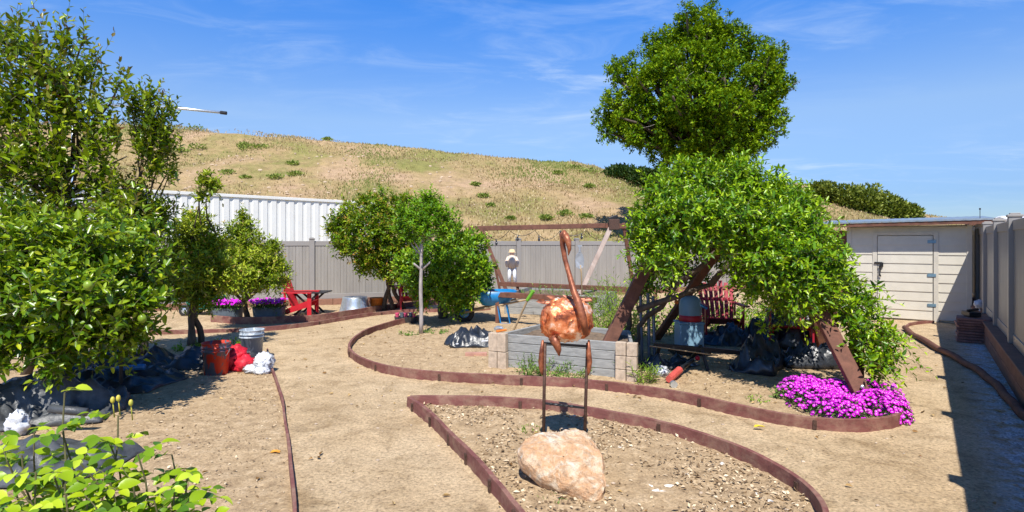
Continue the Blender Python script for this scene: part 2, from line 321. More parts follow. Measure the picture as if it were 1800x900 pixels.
def leaf_object(name, P, D, Nn, Ln, wid, mat, parent=None, tone=None, young=None, simple_=False, world=True, droop=.12, fold=.18, stuff=False):
    """two-quad folded ovate leaves (or single diamonds when small)"""
    n = len(P); D = norm(D); Sx = norm(np.cross(D, Nn)); U = np.cross(Sx, D); Ln = np.broadcast_to(np.asarray(Ln, float), (n,))[:, None]
    wd = Ln * wid
    if simple_:
        V = np.stack([P, P + D * Ln * .45 + Sx * wd * .5 + U * wd * .12, P + D * Ln - U * Ln * droop, P + D * Ln * .45 - Sx * wd * .5 + U * wd * .12], 1); k = 4
        F = np.arange(n)[:, None] * 4 + np.array([[0, 1, 2, 3]]); per = 1
    else:
        V = np.stack([P, P + D * Ln * .28 + Sx * wd * .46 + U * wd * fold, P + D * Ln * .68 + Sx * wd * .36 + U * (wd * fold - Ln * droop * .5),
                      P + D * Ln - U * Ln * droop, P + D * Ln * .68 - Sx * wd * .36 + U * (wd * fold - Ln * droop * .5), P + D * Ln * .28 - Sx * wd * .46 + U * wd * fold], 1); k = 6
        b0 = np.arange(n)[:, None] * 6
        F = np.stack([b0 + np.array([[0, 1, 2, 3]]), b0 + np.array([[0, 3, 4, 5]])], 1).reshape(-1, 4); per = 2
    V = V.reshape(-1, 3); F = F.reshape(-1, 4)
    me = bpy.data.meshes.new(name); me.vertices.add(len(V)); me.vertices.foreach_set('co', V.astype(np.float32).ravel())
    me.loops.add(F.size); me.loops.foreach_set('vertex_index', F.astype(np.int32).ravel())
    me.polygons.add(len(F)); me.polygons.foreach_set('loop_start', np.arange(0, F.size, 4, dtype=np.int32)); me.polygons.foreach_set('loop_total', np.full(len(F), 4, np.int32))
    me.update(calc_edges=True)
    for nm, arr in (('tone', tone), ('young', young)):
        if arr is None: arr = rng.random(n)if nm == 'tone' else np.zeros(n)
        a = me.attributes.new(nm, 'FLOAT', 'FACE'); a.data.foreach_set('value', np.repeat(np.asarray(arr, np.float32), per))
    return link(name, me, mat, parent, None, world)
def shoots(O, D, Ln, nl, leaf, wid, bend=-.3, spread=.9, clump_tone=None, jit=.25):
    """leafy shoots: returns leaf arrays and the shoots' midlines"""
    n = len(O); D = norm(D); Ln = np.broadcast_to(np.asarray(Ln, float), (n,))
    A = norm(np.cross(D, rng.normal(size=(n, 3)))); B = np.cross(D, A)
    T = (np.arange(nl) + .6) / nl
    C = O[:, None] + D[:, None] * (T[None, :, None] * Ln[:, None, None]); C[..., 2] += bend * (T[None] ** 2) * Ln[:, None]
    ang = np.arange(nl) * 2.4 + rng.random((n, 1)) * 6.28
    rad = A[:, None] * np.cos(ang)[..., None] + B[:, None] * np.sin(ang)[..., None]
    dirs = norm(rad * spread + D[:, None] * (.35 + .65 * T[None, :, None]) + rng.normal(size=(n, nl, 3)) * jit)
    nrm = norm(np.array([0, -.25, 1.]) * 1.0 + rng.normal(size=(n, nl, 3)) * .45 + D[:, None] * .3)
    ll = leaf * (1 - .45 * T[None] ** 2) * rng.uniform(.7, 1.25, (n, nl))
    ct = rng.random(n) if clump_tone is None else clump_tone
    tone = np.clip(.45 * ct[:, None] + .55 * rng.random((n, nl)), 0, 1); young = np.broadcast_to(T[None], (n, nl)) * rng.uniform(.7, 1.1, (n, 1))
    ends = O + D * Ln[:, None]; ends[:, 2] += bend * Ln
    mids = O + D * (Ln * .5)[:, None]; mids[:, 2] += bend * .25 * Ln
    return C.reshape(-1, 3), dirs.reshape(-1, 3), nrm.reshape(-1, 3), ll.ravel(), tone.ravel(), young.ravel(), np.stack([O, mids, ends], 1)
def tubes_np(name, lines, r0, mat, parent, n=3, world=True):
    k = len(lines); m_ = lines.shape[1]; d = norm(lines[:, -1] - lines[:, 0]); a = norm(np.cross(d, rng.normal(size=d.shape))); b2 = np.cross(d, a)
    vs = []
    for i in range(m_):
        rr = r0 * (1 - .75 * i / (m_ - 1))
        for q in range(n): vs.append(lines[:, i] + (a * math.cos(q * 6.283 / n) + b2 * math.sin(q * 6.283 / n)) * rr)
    V = np.stack(vs, 1); base = np.arange(k)[:, None] * (m_ * n)
    F = np.concatenate([base + np.array([[i * n + q, i * n + (q + 1) % n, (i + 1) * n + (q + 1) % n, (i + 1) * n + q]]) for i in range(m_ - 1) for q in range(n)])
    V = V.reshape(-1, 3)
    me = bpy.data.meshes.new(name); me.vertices.add(len(V)); me.vertices.foreach_set('co', V.astype(np.float32).ravel())
    me.loops.add(F.size); me.loops.foreach_set('vertex_index', F.astype(np.int32).ravel())
    me.polygons.add(len(F)); me.polygons.foreach_set('loop_start', np.arange(0, F.size, 4, dtype=np.int32)); me.polygons.foreach_set('loop_total', np.full(len(F), 4, np.int32))
    me.update(calc_edges=True); return link(name, me, mat, parent, None, world)
def limb(a, b_, r0, r1, wob=.06, k=6, seed=0, mb=None, n=8):
    a = Vector(a); b_ = Vector(b_); l = (b_ - a).length; pts = []; rs = []
    for i in range(k + 1):
        t_ = i / k; p = a.lerp(b_, t_); q = Vector((mn.noise(Vector((t_ * 3, seed, 0))), mn.noise(Vector((t_ * 3, seed, 9))), 0)) * wob * l * (math.sin(t_ * math.pi) + .15)
        pts.append(p + q); rs.append(r0 + (r1 - r0) * t_)
    mb.tube(pts, rs, n); return pts
def clump_pts(clumps, total, shell=.55):
    """clumps (px, py, Y, rpx[, depth factor]) -> origins, outward directions and a tone per clump"""
    c = np.array([list(W(q[0], q[1], q[2])) for q in clumps]); r = np.array([q[3] / FPX * q[2] for q in clumps]); dy = np.array([q[4] if len(q) > 4 else 1. for q in clumps])
    wt = r ** 2; wt = wt / wt.sum(); idx = rng.choice(len(clumps), total, p=wt)
    d = norm(rng.normal(size=(total, 3))); rr = (shell + (1 - shell) * rng.random(total)) * r[idx]
    sc = np.stack([np.ones(total), dy[idx], np.ones(total)], 1)
    return c[idx] + d * sc * rr[:, None], d, np.clip(rng.random(len(clumps))[idx] * .5 + rng.random(total) * .5, 0, 1), c, r
def tree(name, label, cat, base, clumps, mat, nsh, shl, nl, leaf, wid, trunk, r0, wob=.08, up=.35, bend=-.15, group=None, simple_=False, twig=.004, hub=None, bark='bark', shell=.5, limbr=.4, spread=.9, young_on=True, twigs=True, outw=.6):
    root = empty(name, base, label, cat, group)
    O, d, ct, c, r = clump_pts(clumps, nsh, shell)
    D = d * outw + np.array([0, 0, up]) + rng.normal(size=d.shape) * .35
    O = O - norm(D) * shl * .6
    P, LD, LN, LL, tn, yg, lines = shoots(O, D, shl * rng.uniform(.7, 1.3, nsh), nl, leaf, wid, bend, spread, ct)
    leaf_object('crown', P, LD, LN, LL, wid, mat, root, tn, yg, simple_)
    mb = MB(); hubp = Vector(hub) if hub is not None else Vector((base[0], base[1], c[:, 2].min() - .0))
    for j, b0 in enumerate(trunk):
        tp = limb(b0, hubp + Vector((random.uniform(-.05, .05), random.uniform(-.05, .05), j * .04)), r0, r0 * .72, wob, 7, j * 3.1, mb, 10)
    for i in range(len(c)):
        s_ = hubp if i % 2 == 0 or len(trunk) == 0 else tp[-2]
        limb(s_, c[i], r0 * limbr, r0 * .12, .12, 6, i * 1.7, mb, 6)
    mb.build('trunk', M[bark], root, True, smooth=True)
    if twigs: tubes_np('twigs', lines, twig, M['twig'], root)
    return root

# ------------------------------------------------------------------ ground sheet
def pip(x, y, poly):
    ins = np.zeros(x.shape, bool); k = len(poly)
    for i in range(k):
        x1, y1 = poly[i]; x2, y2 = poly[(i + 1) % k]
        cnd = ((y1 > y) != (y2 > y)) & (x < (x2 - x1) * (y - y1) / ((y2 - y1) + 1e-12) + x1); ins ^= cnd
    return ins
E_ISL = [(735, 566), (700, 571), (662, 582), (630, 597), (613, 617), (622, 633), (650, 648), (695, 660), (760, 668), (850, 673), (950, 678), (1040, 684), (1120, 694), (1200, 707), (1300, 730), (1400, 749), (1490, 758), (1550, 755), (1583, 745), (1592, 730)]
E_FL = [(718, 716), (760, 750), (800, 790), (850, 846), (900, 908), (960, 995)]
E_FC = [(721, 713), (780, 714), (850, 715), (950, 721), (1060, 738), (1160, 760), (1250, 788), (1330, 822), (1390, 856), (1430, 890), (1452, 930), (1450, 1000)]
E_L = [(470, 618), (474, 640), (484, 672), (497, 712), (505, 765), (511, 830), (518, 905), (520, 1000)]
E_F1 = [(372, 566), (430, 569), (500, 568), (560, 564), (620, 555), (680, 545), (730, 539), (790, 533)]
E_F2 = [(255, 588), (330, 587), (400, 585), (480, 581), (540, 574), (600, 564), (660, 555), (720, 550), (800, 548), (862, 545)]
def GP(l): return [(G(x, y).x, G(x, y).y) for x, y in l]
isl = GP(E_ISL) + [(4.9, 9.0), (4.5, 12), (-1, 13)]
frontb = GP(E_FC) + GP(E_FL[::-1])
leftb = GP(E_L[::-1]) + [(-4.6, 8.0), (-7, 8.6), (-9, 8), (-9, 1), (-2, 1)]
farb = GP(E_F1) + [(-2, 16), (-9, 14), (-9, 11)]
def axis(a, b_, s, ext):
    c = list(np.arange(a, b_ + 1e-6, s)); hi = []; lo = []; st = s; p = b_
    while p < ext: st *= 1.35; p += st; hi.append(p)
    st = s; p = a
    while p > -ext: st *= 1.35; p -= st; lo.append(p)
    return np.array(lo[::-1] + c + hi)
gx = axis(-8, 9, .065, 900); gy = axis(1.5, 14, .065, 900)
X, Y = np.meshgrid(gx, gy); nx, ny = len(gx), len(gy)
mask = (pip(X, Y, isl) | pip(X, Y, frontb) | pip(X, Y, leftb) | pip(X, Y, farb)).astype(float)
near = (np.abs(X) < 9) & (Y > 1.4) & (Y < 14.5)
Z = np.zeros_like(X)
for j in range(ny):
    if not (1.3 < gy[j] < 14.5): continue
    for i in range(nx):
        if abs(gx[i]) > 9.2: continue
        p = Vector((gx[i], gy[j], 0)); h = mn.noise(p * .7) * .018 + mn.noise(p * 3.1) * .007
        Z[j, i] = h + (mask[j, i] * (mn.noise(p * 7.5) * .012 + .012))
grv = np.clip((X - (.10 + .74 * Y) - .22) * 3.2, 0, 1) * (Y < 10.5) * (Y > 2) * (X < 1.2 + .723 * Y)
V = np.stack([X, Y, Z], -1).reshape(-1, 3); I = np.arange(nx * ny).reshape(ny, nx)
F = np.stack([I[:-1, :-1], I[:-1, 1:], I[1:, 1:], I[1:, :-1]], -1).reshape(-1, 4)
me = bpy.data.meshes.new('ground'); me.vertices.add(len(V)); me.vertices.foreach_set('co', V.astype(np.float32).ravel())
me.loops.add(F.size); me.loops.foreach_set('vertex_index', F.astype(np.int32).ravel()); me.polygons.add(len(F))
me.polygons.foreach_set('loop_start', np.arange(0, F.size, 4, dtype=np.int32)); me.polygons.foreach_set('loop_total', np.full(len(F), 4, np.int32)); me.update(calc_edges=True)
for nm, arr in (('mulch', mask), ('gravel', grv)):
    a = me.attributes.new(nm, 'FLOAT', 'POINT'); a.data.foreach_set('value', arr.astype(np.float32).ravel())
tag(link('ground', me, M['ground'], smooth=True), kind='structure')
def gz(x, y):
    i = np.clip(np.searchsorted(gx, x), 0, nx - 1); j = np.clip(np.searchsorted(gy, y), 0, ny - 1); return Z[j, i]

# ------------------------------------------------------------------ hill
RX = [-400, 0, 200, 300, 450, 600, 750, 900, 1000, 1100, 1180, 1300, 1400, 1500, 1620, 1720, 1850, 2300]
RY = [205, 214, 217, 221, 232, 249, 262, 277, 287, 297, 308, 322, 322, 345, 378, 398, 412, 418]
def fenceY(u): return 16.15 / (1 - .37 * u)
def hillz(u, y):
    yr = 40.; zr = EYE + (HZ - np.interp(u * 1000 + 900, RX, RY)) / 1000 * yr
    f0 = fenceY(u) + .35; t0 = np.clip((y - f0) / 1.0, 0, 1); t_ = np.clip((y - 21.5) / (yr - 21.5), 0, 1)
    s_ = t_ ** .92; s_ = s_ * (1 - .06 * np.sin(t_ * 3.14))
    z = .4 * t0 - .02 + (zr - .4) * s_
    return np.where(y > yr, zr - (y - yr) * .10 - .0015 * (y - yr) ** 2, z)
us = np.linspace(-1.5, 1.5, 260); hy = np.concatenate([np.array([0, .3, .7, 1.1]), np.linspace(2.5, 25, 95), np.linspace(27, 60, 12)])
Uu, Tt = np.meshgrid(us, hy); HYY = fenceY(Uu) + .35 + Tt * np.where(Tt < 3, 1, 1)
HZZ = hillz(Uu, HYY)
for j in range(HZZ.shape[0]):
    for i in range(HZZ.shape[1]):
        if hy[j] > 3:
            p = Vector((Uu[j, i] * HYY[j, i], HYY[j, i], 0)); HZZ[j, i] += mn.noise(p * .35) * .28 + mn.noise(p * 1.3) * .09
V = np.stack([Uu * HYY, HYY, HZZ], -1).reshape(-1, 3); a_, b_ = HZZ.shape; I = np.arange(a_ * b_).reshape(a_, b_)
F = np.stack([I[:-1, :-1], I[:-1, 1:], I[1:, 1:], I[1:, :-1]], -1).reshape(-1, 4)
me = bpy.data.meshes.new('hill'); me.from_pydata(V.tolist(), [], F.tolist()); tag(link('hill', me, M['hill'], smooth=True), kind='structure')
def hilln(x, y):
    u = x / y; z = hillz(u, y)
    return z + np.array([mn.noise(Vector((a, c, 0)) * .35) * .28 + mn.noise(Vector((a, c, 0)) * 1.3) * .09 for a, c in zip(np.atleast_1d(x), np.atleast_1d(y))])
# dry grass
n = 120000; u = rng.uniform(-.95, .95, n); y = 22 + 19.5 * rng.random(n) ** .85; x = u * y
dens = np.array([mn.noise(Vector((a * .18, c * .18, 3))) for a, c in zip(x, y)]); bare = (u > -.62) & (u < -.1) & (y > 27) & (y < 37)
keep = (dens + rng.normal(size=n) * .2 > -.12 + .42 * bare); x, y, dens = x[keep], y[keep], dens[keep]; z = hilln(x, y); n = len(x)
P = np.stack([x, y, z - .04], 1); D = norm(np.array([.0, -.1, 1.]) + rng.normal(size=(n, 3)) * .32); Nn = norm(np.array([0, -1., .3]) + rng.normal(size=(n, 3)) * .5)
gy_ = np.clip((dens + .02) * 1.7 + .45 * (y > 35) * (x / y < .1) + rng.normal(size=n) * .25, 0, 1)
tag(leaf_object('dry_grass', P, D, Nn, rng.uniform(.08, .20, n), .34, M['dry'], None, rng.random(n), gy_, True), 'straw coloured dry grass covering the hillside behind the fence', 'grass', kind='stuff')
# pale stones
mb = MB()
for i in range(150):
    u = random.uniform(-.62, -.1) if i % 3 else random.uniform(-.62, .2); yy = random.uniform(26, 37); xx = u * yy; z = float(hilln(np.array([xx]), np.array([yy]))[0])
    mb.ball((xx, yy, z + .02), (random.uniform(.04, .14), random.uniform(.04, .1), random.uniform(.03, .08)), 6, 4, .5, 2, i)
tag(mb.build('hill_stones', simple('pale_hill_stone', (.52, .40, .28), .95, var=.25, scale=2, bs=0)), 'pale loose stones scattered over the bare patch of hillside', 'stones', kind='stuff')
# green shrubs on the hill: (px, py, Y, rpx)
def puff(name, label, cat, c, r, nleaf, leaf, mat, group=None, sq=.8, wid=.55):
    root = empty(name, (c[0], c[1], c[2] - r * .6), label, cat, group)
    d = norm(rng.normal(size=(nleaf, 3))); k = 1 + .35 * np.array([mn.noise(Vector(q) * 1.8 + Vector((c[0], 0, 0))) for q in d]); P = np.array(c) + d * np.array([1, 1, sq]) * (r * (rng.random(nleaf) ** .4) * k)[:, None]
    D = d * .6 + np.array([0, 0, .6]) + rng.normal(size=d.shape) * .5
    leaf_object('foliage', P, D, norm(rng.normal(size=d.shape) + np.array([0, -.3, .9])), leaf * rng.uniform(.6, 1.3, nleaf), wid, mat, root, np.clip(rng.random(nleaf), 0, 1), None, True)
    mb = MB(); mb.tube([(c[0], c[1], c[2] - r * .75), (c[0] + .02, c[1], c[2])], [r * .09, r * .03], 5); mb.build('stem', M['bark'], root, True)
    return root
hs_ = [(345, 222, 13), (440, 254, 14), (430, 252, 9), (460, 256, 10), (575, 243, 6), (347, 255, 11), (320, 262, 8), (400, 300, 10), (372, 270, 6), (410, 272, 5), (515, 285, 7), (485, 308, 9), (520, 303, 9), (505, 312, 7), (432, 310, 7), (462, 322, 8), (395, 315, 6),
       (836, 322, 6), (850, 342, 8), (862, 360, 6), (898, 382, 6), (993, 372, 10), (1030, 378, 8), (1066, 368, 8), (1002, 325, 6), (980, 302, 7), (1036, 325, 7), (1010, 292, 12), (1035, 298, 12), (960, 380, 8), (760, 300, 5), (700, 315, 5), (1430, 345, 14), (1452, 335, 12)]
for (px, py, rp) in [q for k_, q in enumerate(hs_) if k_ not in (8, 9, 13, 15, 16, 23, 24, 30, 31)]:
    # find the depth where the hill surface is seen at this pixel
    u = (px - 900) / 1000; ys = np.linspace(21.5, 41, 300); pr = HZ - (hillz(u, ys) - EYE) / ys * 1000
    k = int(np.argmin(np.abs(pr - (py + rp * .5)))); yy = ys[k]; c = W(px, py + rp * .4, yy); rr = rp / 1000 * yy * 1.45
    puff('hill_shrub', 'small green shrub growing in the dry grass of the hillside', 'shrub', c, rr, 260, .13, M['hillgreen'], 'small green shrubs dotted over the dry hillside', .38)

# ------------------------------------------------------------------ shipping container
A = Vector((-10.9, 14.45, 0)); Bp = Vector((-4.7, 20.55, 0)); dr = (Bp - A).normalized(); A = A - dr * 3.6; nrm = Vector((dr.y, -dr.x, 0)); Lc = (Bp - A).length
root = empty('shipping_container', (A.x, A.y, .4), 'long white corrugated metal container behind the back fence', 'container')
mb = MB(); k = int(Lc / .28); vs = []; prof = [(0, 0), (.10, 0), (.13, .028), (.20, .028), (.23, 0)]
pts = []
for i in range(k):
    for (a, o) in prof: pts.append(A + dr * (i * .28 + a) - nrm * o)
vs = [(p.x, p.y, .52) for p in pts] + [(p.x, p.y, 2.93) for p in pts]; m_ = len(pts); mb.add(vs, [(i, i + 1, m_ + i + 1, m_ + i) for i in range(m_ - 1)])
mb.build('corrugated_side', M['white_metal'], root, True)
mb = MB(); mid = (A + Bp) / 2; rz = math.atan2(dr.y, dr.x)
mb.box((mid.x + nrm.x * -.02, mid.y + nrm.y * -.02, 2.975), (Lc + .1, .1, .09), rz); mb.box((mid.x, mid.y, .46), (Lc + .1, .12, .12), rz)
mb.build('frame_rail', M['white_metal'], root, True, bevel=.008)
mb = MB(); cc = mid - nrm * 1.28; mb.box((cc.x, cc.y, 1.72), (Lc, 2.36, 2.42), rz); mb.build('container_body', M['white_metal'], root, True)
# lamp pole behind the left trees
root = empty('utility_pole', W(128, 425, 13.9) - Vector((0, 0, 1.6)), 'thin grey metal pole with a long side arm above the left trees', 'pole')
p0 = W(128, 182, 13.9); mb = MB(); mb.tube([(p0.x, p0.y, 0), p0 + Vector((0, 0, .1))], .035, 10); mb.build('mast', M['galv'], root, True, smooth=True)
mb = MB(); mb.tube([p0, W(300, 189, 13.9), W(390, 198, 13.9)], [.04, .035, .032], 10); mb.build('arm', M['galv'], root, True, smooth=True)
mb = MB(); mb.tube([W(388, 197.7, 13.9), W(398, 199, 13.9)], [.045, .045], 10); mb.build('end_cap', M['black'], root, True)

# ------------------------------------------------------------------ fences
def vinyl_fence(name, label, P0, P1, n, z0, z1, base_h, baselab, first=0, basemat='brown_block', skip=()):
    P0 = Vector(P0); P1 = Vector(P1); d = (P1 - P0).normalized(); L_ = (P1 - P0).length; st = L_ / n; rz = math.atan2(d.y, d.x); nr = Vector((d.y, -d.x, 0))
    if nr.dot(P0) > 0 and abs(nr.y) > .9: nr = -nr
    root = empty(name, (P0.x, P0.y, base_h), label, 'fence')
    for i in range(n + 1):
        p = P0 + d * st * i; mb = MB(); mb.box((p.x, p.y, (base_h + z1) / 2 + .02), (.127, .127, z1 - base_h + .04), rz)
        po = mb.build('post', M['fencepost'], root, True, bevel=.006)
        mb = MB(); mb.box((p.x, p.y, z1 + .055), (.15, .15, .03), rz); mb.box((p.x, p.y, z1 + .08), (.10, .10, .02), rz); mb.build('post_cap', M['fencepost'], po, True, bevel=.006)
    for i in range(n):
        a = P0 + d * (st * i + .0635); b_ = P0 + d * (st * (i + 1) - .0635); c = (a + b_) / 2; w_ = (b_ - a).length
        for zc, hh_ in ((z1 - .06, .12), (z0 + .06, .12)):
            mb = MB(); mb.box((c.x, c.y, zc), (w_, .05, hh_), rz); mb.build('rail', M['fencepost'], root, True, bevel=.004)
        nb = max(2, round(w_ / .15)); bw = w_ / nb; mb = MB()
        pr = [(0, .0), (.008, .012), (bw / 2 - .006, .012), (bw / 2, .007), (bw / 2 + .006, .012), (bw - .008, .012), (bw, 0)]
        for s_ in (1, -1):
            pts = []
            for q in range(nb):
                for (o, h_) in pr[:-1]: pts.append(a + d * (q * bw + o) + nr * s_ * h_)
            pts.append(b_); m_ = len(pts)
            mb.add([(p.x, p.y, z0 + .1) for p in pts] + [(p.x, p.y, z1 - .1) for p in pts], [(j, j + 1, m_ + j + 1, m_ + j) for j in range(m_ - 1)])
        mb.build('panel', M['fence'], root, True)
    return root
# back fence
fd = Vector((1, .37, 0)).normalized(); F0 = Vector((-14.6, 16.15 - .37 * 14.6, 0)); fp = Vector((W(546, 0, 14.2).x, 0, 0)); fp.y = 16.15 + .37 * fp.x
st = 1.85; F0 = fp - fd * st * 6; F1 = fp + fd * st * 12
vinyl_fence('vinyl_fence', 'taupe panelled vinyl fence running across the back below the hillside', F0, F1, 18, .16, 1.62, .16, '')
mb = MB(); c = (F0 + F1) / 2; LL_ = (F1 - F0).length
for k in range(int(LL_ / .4)):
    p = F0 + fd * (.4 * k + .2); mb.box((p.x, p.y, .05), (.394, .2, .215), math.atan2(fd.y, fd.x))
tag(mb.build('block_wall', M['brown_block'], bevel=.008), 'low brown block footing under the back fence', 'wall')
# right fence on its retaining wall
rd = Vector((.723, 1, 0)).normalized(); Q = lambda y: Vector((.946 + .723 * y, y, 0)); perp = Vector((rd.y, -rd.x, 0))
yp = [5.5 + 1.46 * k for k in range(-3, 11)]; off = perp * .13
root = vinyl_fence('vinyl_fence', 'taupe vinyl fence on the brown wall along the right side', Q(yp[0]) + off, Q(yp[-1]) + off, 13, .37, 1.86, .37, '')
mb = MB(); Lr = (Q(yp[-1]) - Q(1.0)).length; rz = math.atan2(rd.y, rd.x)
for r_ in range(2):
    for k in range(int(Lr / .42) + 1):
        p = Q(1.0) + rd * (.42 * k + (.21 if r_ else 0)) + off; mb.box((p.x, p.y, .09 + .175 * r_ - .005), (.415, .255, .17), rz)
mid = Q(1.0).lerp(Q(yp[-1]), .5) + off
mb.box((mid.x + perp.x * -.01, mid.y + perp.y * -.01, .352), (Lr, .29, .03), rz)
tag(mb.build('retaining_wall', M['brown_block'], bevel=.01), 'low brown retaining wall beneath the right side fence', 'wall')

# ------------------------------------------------------------------ shed
C0 = Vector((8.92, 11.03, 0)); sl = Vector((-.81, .585, 0)).normalized(); sn = Vector((sl.y, -sl.x, 0)); sn = sn if sn.y < 0 else -sn   # along the face, out of the face
rz = math.atan2(sl.y, sl.x)
root = empty('garden_shed', C0 + sl * 1.05, 'small cream garden shed with lapped siding and grey metal roof', 'shed')
HW = 1.93; WD = 2.09
mb = MB(); c = C0 + sl * WD / 2 - sn * 1.0; mb.box((c.x, c.y, HW / 2), (WD, 1.96, HW), rz); mb.build('wall', M['shed'], root, True)
def face_box(mb, t0, t1, z0, z1, dep0, dep1):
    c = C0 + sl * (t0 + t1) / 2 + sn * (dep0 + dep1) / 2; mb.box((c.x, c.y, (z0 + z1) / 2), (t1 - t0, dep1 - dep0, z1 - z0), rz)
def siding(mb, t0, t1, z0, z1, dep, bh=.185):
    z = z0
    while z < z1 - .01:
        h_ = min(bh, z1 - z); a = C0 + sl * t0 + sn * dep; b_ = C0 + sl * t1 + sn * dep
        vs = []
        for p in (a, b_):
            for (o, zz_) in ((-.01, z), (.016, z), (.016, z + .010), (.003, z + h_), (-.01, z + h_)):
                q = p + sn * o; vs.append((q.x, q.y, zz_))
        mb.add(vs, [(0, 1, 6, 5), (1, 2, 7, 6), (2, 3, 8, 7), (3, 4, 9, 8), (0, 5, 9, 4)][:5] + [(0, 4, 3, 2, 1), (5, 6, 7, 8, 9)]); z += bh
mb = MB(); siding(mb, .08, .52, .04, HW - .02, 0.01); siding(mb, 1.63, WD - .06, .04, HW - .02, .01); siding(mb, .52, 1.63, 1.80, HW - .02, .01)
mb.build('siding', M['shed'], root, True)
mb = MB(); face_box(mb, .0, .08, .0, HW, -.005, .035); face_box(mb, WD - .07, WD + .01, 0, HW, -.005, .035)
face_box(mb, .52, .60, .0, 1.80, .0, .034); face_box(mb, 1.55, 1.63, 0, 1.80, 0, .034); face_box(mb, .60, 1.55, 1.735, 1.80, 0, .034)
mb.build('trim', M['shedtrim'], root, True, bevel=.003)
mb = MB(); siding(mb, .615, 1.54, .03, 1.725, .022, .188); dr_ = mb.build('door', M['shed'], root, True)
for z in (.33, .93, 1.60):
    mb = MB(); face_box(mb, .56, .70, z - .03, z + .03, .034, .046); mb.build('hinge', M['hinge'], dr_, True)
mb = MB(); face_box(mb, 1.46, 1.60, 1.14, 1.18, .04, .06); face_box(mb, 1.44, 1.50, 1.08, 1.17, .045, .075)
mb.build('latch', M['black'], dr_, True, bevel=.004)
mb = MB(); p = C0 + sl * 1.50 + sn * .07; mb.tube([(p.x, p.y, 1.10), (p.x + .01, p.y, 1.0), (p.x - .012, p.y - .01, .93), (p.x + .012, p.y, .88)], [.02, .012, .014, .018], 8); mb.build('padlock', M['black'], dr_, True)
# roof
mb = MB(); r0_, r1_ = -.30, 2.62
def roofpt(t_, dep, dz): 
    p = C0 + sl * t_ + sn * dep; return (p.x, p.y, 2.00 - (t_ - r0_) * .012 + dz - (-.36 + dep) * 0 + (.36 - dep) * .05)
nn = 40; vs = []; 
for i in range(nn + 1):
    t_ = r0_ + (r1_ - r0_) * i / nn
    for dep in (.36, -2.2): vs.append(roofpt(t_, dep, .045 + .003 * math.cos(i * math.pi)))
for i in range(nn + 1):
    t_ = r0_ + (r1_ - r0_) * i / nn
    for dep in (.36, -2.2): vs.append(roofpt(t_, dep, .012 + .003 * math.cos(i * math.pi)))
o2 = 2 * (nn + 1); fs = [(2 * i, 2 * i + 2, 2 * i + 3, 2 * i + 1) for i in range(nn)] + [(o2 + 2 * i, o2 + 2 * i + 1, o2 + 2 * i + 3, o2 + 2 * i + 2) for i in range(nn)] + [(2 * i, o2 + 2 * i, o2 + 2 * i + 2, 2 * i + 2) for i in range(nn)] + [(0, 1, o2 + 1, o2), (2 * nn, o2 + 2 * nn, o2 + 2 * nn + 1, 2 * nn + 1)]
mb.add(vs, fs); rf = mb.build('roof', M['roofmetal'], root, True)
mb = MB(); a = roofpt(r0_ + .02, .33, -.022); b_ = roofpt(r1_ - .02, .33, -.03); mb.bar(a, b_, .03, .07)
a = roofpt(r0_ + .02, .33, -.03); b_ = roofpt(r0_ + .02, -2.1, -.03); mb.bar(a, b_, .03, .05)
mb.build('fascia', M['timber'], rf, True)
mb = MB(); p = C0 + sl * -.1 + sn * .3; mb.tube([(p.x, p.y, 2.02), (p.x, p.y, 2.22)], .006, 5); mb.box((p.x, p.y, 2.22), (.02, .02, .03)); mb.build('vent_wire', M['black'], rf, True)
# lean-to at the left of the shed
mb = MB(); c = C0 + sl * (WD + .32) - sn * .9; mb.box((c.x, c.y, .92), (.6, 1.7, 1.84), rz)
mb.build('side_store', M['timber'], root, True)
# neighbour's low roof past the corner
root = empty('garden_shed', (11.6, 14.6, 0), 'neighbouring low shed with pale roof peeping over the right fence', 'shed')
mb = MB(); mb.box((11.9, 13.6, 1.0), (1.4, 1.5, 2.0), rz); mb.build('wall', M['shed'], root, True)
mb = MB(); mb.box((11.9, 13.6, 2.03), (1.6, 1.8, .07), rz, ); mb.build('roof', M['timber'], root, True)
mb = MB(); [mb.ball((11.2 + .22 * k, 13.0 + .1 * k, 2.12), (.16, .12, .08), 8, 6, .4, 2, k) for k in range(4)]; mb.build('roof_cover', M['whitebag'], root, True)
# stack of tiles
root = empty('tile_stack', G(1712, 606), 'knee high stack of reddish stone tiles against the right retaining wall', 'tiles')
c = G(1714, 604) + Vector((.1, .15, 0)); bx = math.atan2(rd.y, rd.x)
for k in range(9):
    mb = MB(); mb.box((c.x + random.uniform(-.02, .02), c.y + random.uniform(-.02, .02), .024 + .043 * k + .01), (.42, .44, .036), bx + random.uniform(-.06, .06))
    mb.build('tile', M['terracotta'], root, True, bevel=.004)
mb = MB(); mb.box((c.x, c.y + .05, .445), (.30, .16, .07), bx + .3); mb.tube([(c.x - .1, c.y, .5), (c.x + .15, c.y + .1, .51)], .022, 8)
tag(mb.build('power_tool', M['black'], bevel=.01), 'black tool left on top of the stone tile stack', 'tool')
mb = MB(); q = W(1722, 535, 10.1); mb.ball(q, (.09, .07, .08), 14, 10, .3, 2.5, 4); q2 = Vector((q.x, q.y, .2)); mb.tube([(q.x, q.y, 0.02), q], .012, 6)
tag(mb.build('white_bag', M['whitebag'], smooth=True), 'crumpled white bag on a stake between shed and right fence', 'bag')

